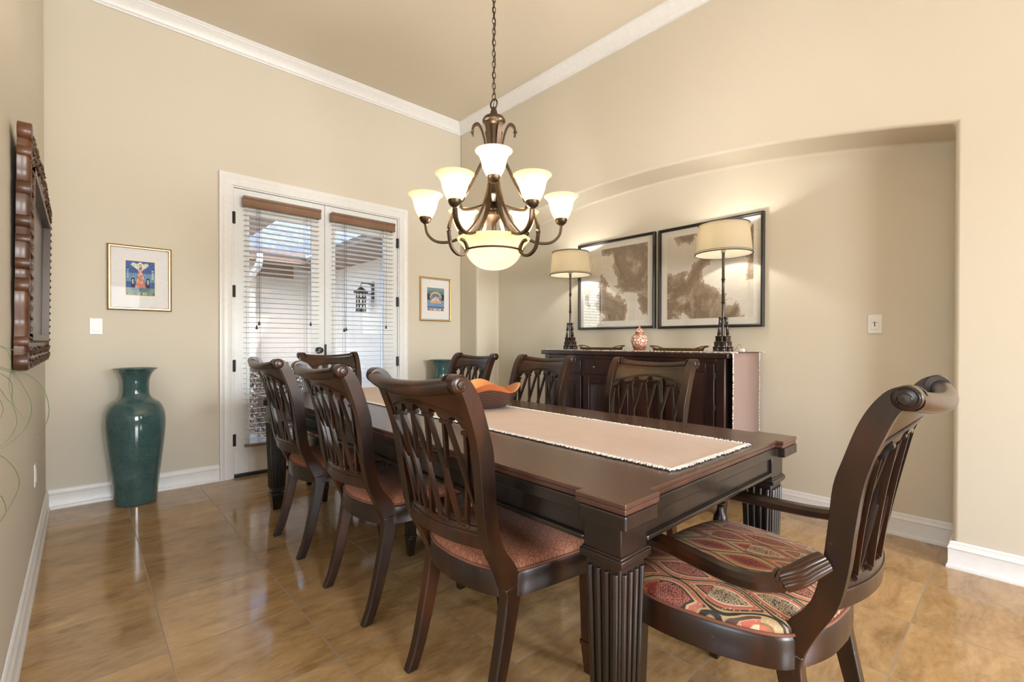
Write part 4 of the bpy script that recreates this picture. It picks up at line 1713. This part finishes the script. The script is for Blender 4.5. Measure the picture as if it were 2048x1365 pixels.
for i in range(26):
    a = Rl.uniform(1.3, 2 * pi - 1.3)
    ln = Rl.uniform(.22, .5)
    dx, dy = math.cos(a), math.sin(a)
    if dy > 0:
        ln = min(ln, .27 / max(.2, dy))
    leaves.append([(0, 0, 1.05), (dx * ln * .35, dy * ln * .35, 1.05 + Rl.uniform(.08, .2)), (dx * ln * .8, dy * ln * .8, 1.0), (dx * ln, dy * ln, .78), (dx * ln * .95, dy * ln * .95, .62)])
m = MB()
for lf in leaves:
    c_ = cat(lf, 5)
    n = len(c_)
    sc = [max(.12, math.sin(pi * min(1, .12 + .88 * i / n)) ** .6) for i in range(n)]
    m.sweep(c_, [(-.0046, 0), (0, -.001), (.0046, 0), (0, .0006)], sc)
m.build('leaves', M_LEAF, pl, smooth=60)

# ------------------------------------------------------------------ chandelier
CX, CY = 1.55, 1.835
cl = thing('chandelier', (CX, CY, 1.53), 'bronze chandelier with nine lit amber glass shades and a bowl over the table', 'chandelier')
FD = math.atan2(-CY, -CX)      # towards the camera


def cz(z):
    return z - 1.53


m = MB()
m.lathe([(.001, cz(2.345)), (.010, cz(2.345)), (.020, cz(2.312)), (.024, cz(2.300)), (.050, cz(2.292)), (.058, cz(2.280)), (.058, cz(2.272)), (.050, cz(2.266)), (.048, cz(2.258)), (.040, cz(2.25)), (.036, cz(2.20)),
         (.034, cz(2.10)), (.026, cz(2.05)), (.020, cz(1.98)), (.017, cz(1.90)), (.018, cz(1.86)), (.034, cz(1.835)), (.038, cz(1.825)), (.034, cz(1.815)), (.046, cz(1.805)), (.044, cz(1.792)),
         (.026, cz(1.775)), (.014, cz(1.755)), (.012, cz(1.70)), (.012, cz(1.58)), (.001, cz(1.58))], (0, 0, 0), 28)
m.build('column', M_BRONZE, cl)
m = MB()
strip = [(-.012, -.005), (.012, -.005), (.012, .005), (-.012, .005)]
for i in range(6):
    a = FD + pi / 6 + i * pi / 3
    pth = cat([(.030, 2.02), (.038, 2.10), (.044, 2.16), (.060, 2.225), (.080, 2.258), (.100, 2.25), (.108, 2.225), (.106, 2.20)], 6)
    if i not in (1, 4):
        pth = pth[:22]
    m.sweep([(r * math.cos(a), r * math.sin(a), cz(z)) for r, z in pth], strip)
m.build('leaf_strap', M_BRONZE, cl)
SHP = [(r, z * .85) for r, z in [(.028, 0), (.034, .004), (.046, .03), (.056, .062), (.061, .090), (.066, .108), (.076, .126), (.0875, .137)]]
SHI = [(r, z * .85) for r, z in [(.0850, .1375), (.074, .1235), (.064, .107), (.058, .088), (.053, .062), (.043, .032), (.030, .008), (.024, .004)]]


def ch_light(a, R, zcap, arm_path):
    """one arm with its cup, shade and bulb: zcap is where the glass starts"""
    dx, dy = math.cos(a), math.sin(a)
    am = MB()
    am.sweep([(r * dx, r * dy, cz(z)) for r, z in cat(arm_path, 7)], [(-.0105, -.005), (0, -.0075), (.0105, -.005), (.0105, .005), (0, .0075), (-.0105, .005)])
    arm = am.build('arm', M_BRONZE, cl)
    cup = MB()
    cup.lathe([(.001, -.034), (.008, -.034), (.010, -.028), (.024, -.018), (.030, -.006), (.031, .006), (.026, .009), (.001, .009)], (R * dx, R * dy, cz(zcap)), 20)
    cup.build('cup', M_BRONZE, arm)
    sh = MB()
    sh.lathe(SHP + SHI, (R * dx, R * dy, cz(zcap) + .003), 32)
    g = sh.build('glass_shade', M_SHADE, cl, smooth=60)
    b = MB()
    b.lathe([(.001, .01), (.012, .012), (.014, .035), (.024, .055), (.027, .075), (.020, .094), (.001, .102)], (R * dx, R * dy, cz(zcap)), 14)
    b.build('bulb', M_BULB, g)
    lamp('bulb_light', 'POINT', (CX + R * dx, CY + R * dy, zcap + .085), 8.6, (1, .94, .85), shadow_soft_size=.03)


for i in range(6):
    a = FD + pi / 6 + i * pi / 3
    ch_light(a, .345, 1.778, [(.022, 2.03), (.030, 1.93), (.070, 1.80), (.13, 1.715), (.205, 1.665), (.285, 1.660), (.332, 1.695), (.345, 1.746)])
for i in range(3):
    a = FD + i * 2 * pi / 3
    ch_light(a, .210, 1.918, [(.015, 1.90), (.050, 1.862), (.10, 1.850), (.150, 1.848), (.190, 1.855), (.210, 1.886)])
for i in range(3):
    a = FD + pi / 3 + i * 2 * pi / 3
    dx, dy = math.cos(a), math.sin(a)
    m = MB()
    pth = cat([(.034, 2.13), (.075, 2.04), (.125, 1.94), (.185, 1.845), (.228, 1.77), (.248, 1.70), (.238, 1.620), (.205, 1.582), (.170, 1.582), (.150, 1.608), (.162, 1.645), (.185, 1.655)], 7)
    m.sweep([(r * dx, r * dy, cz(z)) for r, z in pth], [(-.0115, -.005), (0, -.0075), (.0115, -.005), (.0115, .005), (0, .0075), (-.0115, .005)])
    m.build('bowl_bracket', M_BRONZE, cl)
BO = cat([(.001, 1.520), (.055, 1.527), (.095, 1.546), (.125, 1.576), (.143, 1.612), (.156, 1.638), (.175, 1.660), (.187, 1.674)], 4)
BI = [(r - .005, z + .004) for r, z in BO[::-1] if r > .01] + [(.001, 1.525)]
m = MB()
m.lathe([(r, cz(z)) for r, z in BO + BI], (0, 0, 0), 48)
bg = m.build('glass_bowl', M_SHADE, cl, smooth=60)
m = MB()
m.tube([(.1455 * math.cos(2 * pi * i / 48), .1455 * math.sin(2 * pi * i / 48), cz(1.612)) for i in range(48)], .005, 8, closed=True)
m.build('bowl_band', M_BRONZE, cl)
for i in range(2):
    m = MB()
    m.ball((.05 * (1 - 2 * i), 0, cz(1.64)), .026, 12, 8)
    m.build('bulb', M_BULB, bg)
lamp('bulb_light', 'POINT', (CX, CY + .05, 1.625), 18, (1, .94, .85), shadow_soft_size=.03)
# chain up to the canopy
m = MB()
ring = [(.021 * math.cos(q) * math.cos(FD + .9), .021 * math.cos(q) * math.sin(FD + .9), cz(2.362) + .024 * math.sin(q)) for q in [2 * pi * i / 20 for i in range(20)]]
m.tube(ring, .0042, 8, closed=True, up=(math.sin(FD + .9), -math.cos(FD + .9), 0))
m.build('loop', M_CHAIN, cl)
m = MB()
z = 2.398
i = 0
while z < 3.63:
    a = FD + pi / 2 + (i % 2) * pi / 2 + .35
    ca, sa = math.cos(a), math.sin(a)
    pts = []
    for q in range(16):
        t_ = 2 * pi * q / 16
        w_, h_ = .0085 * math.cos(t_), .0165 * math.sin(t_)
        w_ = math.copysign(abs(math.cos(t_)) ** .6, math.cos(t_)) * .0085
        pts.append((w_ * ca, w_ * sa, cz(z) + h_))
    m.tube(pts, .0021, 6, closed=True, up=(-sa, ca, 0))
    z += .0275
    i += 1
m.build('chain', M_CHAIN, cl)
m = MB()
m.tube([(.008 * math.sin(q * 2.1), .008 * math.cos(q * 2.1), cz(2.345 + q * .06)) for q in range(22)], .0022, 6)
m.build('wire', M_CHAIN, cl)
MB().lathe([(.001, cz(3.63)), (.012, cz(3.63)), (.03, cz(3.65)), (.062, cz(3.672)), (.065, cz(3.692)), (.001, cz(3.692))], (0, 0, 0), 24).build('canopy', M_BRONZE, cl)

# ------------------------------------------------------------------ outside, seen through the doors
M_STUCCO = simple('pale stucco', (.70, .65, .58), .85)
M_SOFFIT = simple('brown painted eave', (.26, .17, .12), .6)
t = NT('grey shingles')
v = t.coord()
br = t.n('ShaderNodeTexBrick')
br.inputs['Scale'].default_value = 5
br.inputs['Color1'].default_value = (.10, .11, .13, 1)
br.inputs['Color2'].default_value = (.17, .18, .20, 1)
br.inputs['Mortar'].default_value = (.045, .048, .056, 1)
br.inputs['Mortar Size'].default_value = .02
br.inputs['Row Height'].default_value = .7
t.l(v, br.inputs['Vector'])
t.set(br.outputs[0], .9)
M_SHINGLE = t.m
t = NT('patio pavers')
v = t.coord()
br = t.n('ShaderNodeTexBrick')
br.inputs['Scale'].default_value = 3
br.inputs['Color1'].default_value = (.48, .42, .37, 1)
br.inputs['Color2'].default_value = (.56, .49, .43, 1)
br.inputs['Mortar'].default_value = (.34, .30, .27, 1)
t.l(v, br.inputs['Vector'])
t.set(br.outputs[0], .9)
struct(MB().box(-6, 9, YB + .15, 14, -.2, -.06).build('ground', t.m, smooth=0))
WX, WY = 3.1, 8.2
wg = thing('house_wing', (0, 0, 0), 'pale stucco house wing with brown eaves across the patio', 'house')
m = MB()
m.box(WX, WX + 2.5, YB + .3, WY, -.1, 2.36)
m.box(-2.5, WX + 2.5, WY, WY + 3, -.1, 2.46)
m.box(1.66, 1.98, WY - .16, WY, -.1, 2.42)
m.build('wall', M_STUCCO, wg, smooth=0)
m = MB()
m.add([(2.58, YB + .5, 2.40), (2.58, WY, 2.40), (WX, WY, 2.33), (WX, YB + .5, 2.33), (2.58, YB + .5, 2.46), (2.58, WY, 2.46)], [(0, 1, 2, 3), (0, 4, 5, 1)])
m.box(-2.5, WX, WY - .55, WY, 2.40, 2.44)
m.box(-2.5, 2.58, WY - .60, WY - .55, 2.36, 2.52)
m.box(-2.5, 2.58, WY - .04, WY - .002, 2.20, 2.40)
m.build('eave', M_SOFFIT, wg, smooth=0)
m = MB()
m.add([(2.54, YB + .5, 2.47), (2.54, WY - .6, 2.47), (4.6, WY + 1.5, 3.40), (4.6, YB + .5, 3.40)], [(0, 1, 2, 3)])
m.add([(-2.5, WY - .64, 2.53), (2.54, WY - .64, 2.47), (4.9, WY + 1.7, 3.55), (2.9, WY + 2.6, 3.98), (-2.5, WY + 2.6, 3.98)], [(0, 1, 2, 3, 4)])
m.build('roof', M_SHINGLE, wg, smooth=0)
m = MB()
m.sweep(cat([(1.92, WY - .62, 2.46), (1.92, WY - .60, 2.30), (1.90, WY - .4, 2.2), (1.84, WY - .22, 2.12), (1.82, WY - .20, 1.98)], 5), [(-.05, -.035), (.05, -.035), (.05, .035), (-.05, .035)], up=(1, 0, 0))
m.build('downspout', M_TRIM, wg, smooth=30)
pr = thing('porch_roof', (0, 0, 0), 'brown eave of the porch above the patio', 'roof')
MB().box(-.6, 1.60, 5.25, 7.1, 2.50, 2.62).build('soffit', M_SOFFIT, pr, smooth=0)
MB().box(-.6, 1.66, 5.20, 7.15, 2.6205, 2.70).build('fascia', M_SOFFIT, pr, smooth=0)
MB().box(1.25, 1.47, 6.7, 6.92, -.06, 2.499).build('post', M_TRIM, pr, smooth=0)

ln = thing('wall_lantern', (WX, 6.35, 1.86), 'black wall lantern on the stucco wall outside the french doors', 'lantern')
m = MB()
m.box(-.025, 0, -.06, .06, -.20, .26)
m.build('back_plate', M_BLACK, ln, bevel=.02, seg=4)
m = MB()
m.tube(cat([(-.02, 0, .20), (-.15, 0, .21), (-.30, 0, .20)], 5), .012, 8, up=(0, 1, 0))
m.tube(cat([(-.02, 0, -.02), (-.10, 0, -.03), (-.19, 0, -.02)], 5), .010, 8, up=(0, 1, 0))
m.tube(cat([(-.02, 0, .08), (-.06, 0, .17), (-.14, 0, .205)], 5), .009, 8, up=(0, 1, 0))
m.build('bracket', M_BLACK, ln)
m = MB()
m.lathe([(.001, .17), (.015, .165), (.02, .12), (.09, .06), (.16, .015), (.16, -.02), (.10, -.03), (.001, -.03)], (-.30, 0, 0), 20)
m.build('cap', M_BLACK, ln)
m = MB()
for i in range(8):
    a = 2 * pi * i / 8
    m.box(-.30 + .10 * math.cos(a) - .011, -.30 + .10 * math.cos(a) + .011, .10 * math.sin(a) - .011, .10 * math.sin(a) + .011, -.42, -.03)
for z in (-.16, -.29, -.42):
    m.lathe([(.085, z), (.115, z), (.115, z + .035), (.085, z + .035)], (-.30, 0, 0), 20)
m.lathe([(.001, -.45), (.12, -.45), (.12, -.42), (.001, -.42)], (-.30, 0, 0), 20)
m.build('cage', M_BLACK, ln)

ln.scale = (.62, .62, .62)
t = NT('dry brown shrub leaf')
v = t.coord()
t.set(t.mix(t.noise(v, 14, 3), (.09, .055, .033), (.33, .22, .135)), .8)
M_SHRUB = t.m
sh = thing('patio_shrub', (1.72, 6.3, -.06), 'brown leafed shrub on the patio seen through the blind slats', 'shrub')
R = random.Random(2)
m = MB()
for i in range(40):
    a, e = R.uniform(0, 2 * pi), R.uniform(.2, 1.0)
    l_ = R.uniform(.4, .95)
    p0 = Vector((0, 0, 0))
    p1 = Vector((math.cos(a) * l_ * .45 * e, math.sin(a) * l_ * .45 * e, l_ * .7))
    p2 = p1 * 1.15 + Vector((R.uniform(-.1, .1), R.uniform(-.1, .1), .2))
    m.tube([p0, p1 * .5, p1, p2], .008, 5, scale=[1, .8, .6, .3])
m.build('branches', M_CARVED, sh)
m = MB()
for i in range(4200):
    a, r = R.uniform(0, 2 * pi), .46 * math.sqrt(R.random())
    z = .1 + R.random() * .85
    r *= 1 - .45 * abs(z - .5)
    p = Vector((r * math.cos(a), r * math.sin(a), z))
    d = Vector((R.uniform(-1, 1), R.uniform(-1, 1), R.uniform(-1, 1))).normalized() * .03
    e = d.cross(Vector((R.uniform(-1, 1), R.uniform(-1, 1), 1))).normalized() * .012
    m.add([p - d, p + e, p + d, p - e], [(0, 1, 2, 3)])
m.build('leaves', M_SHRUB, sh, smooth=0)
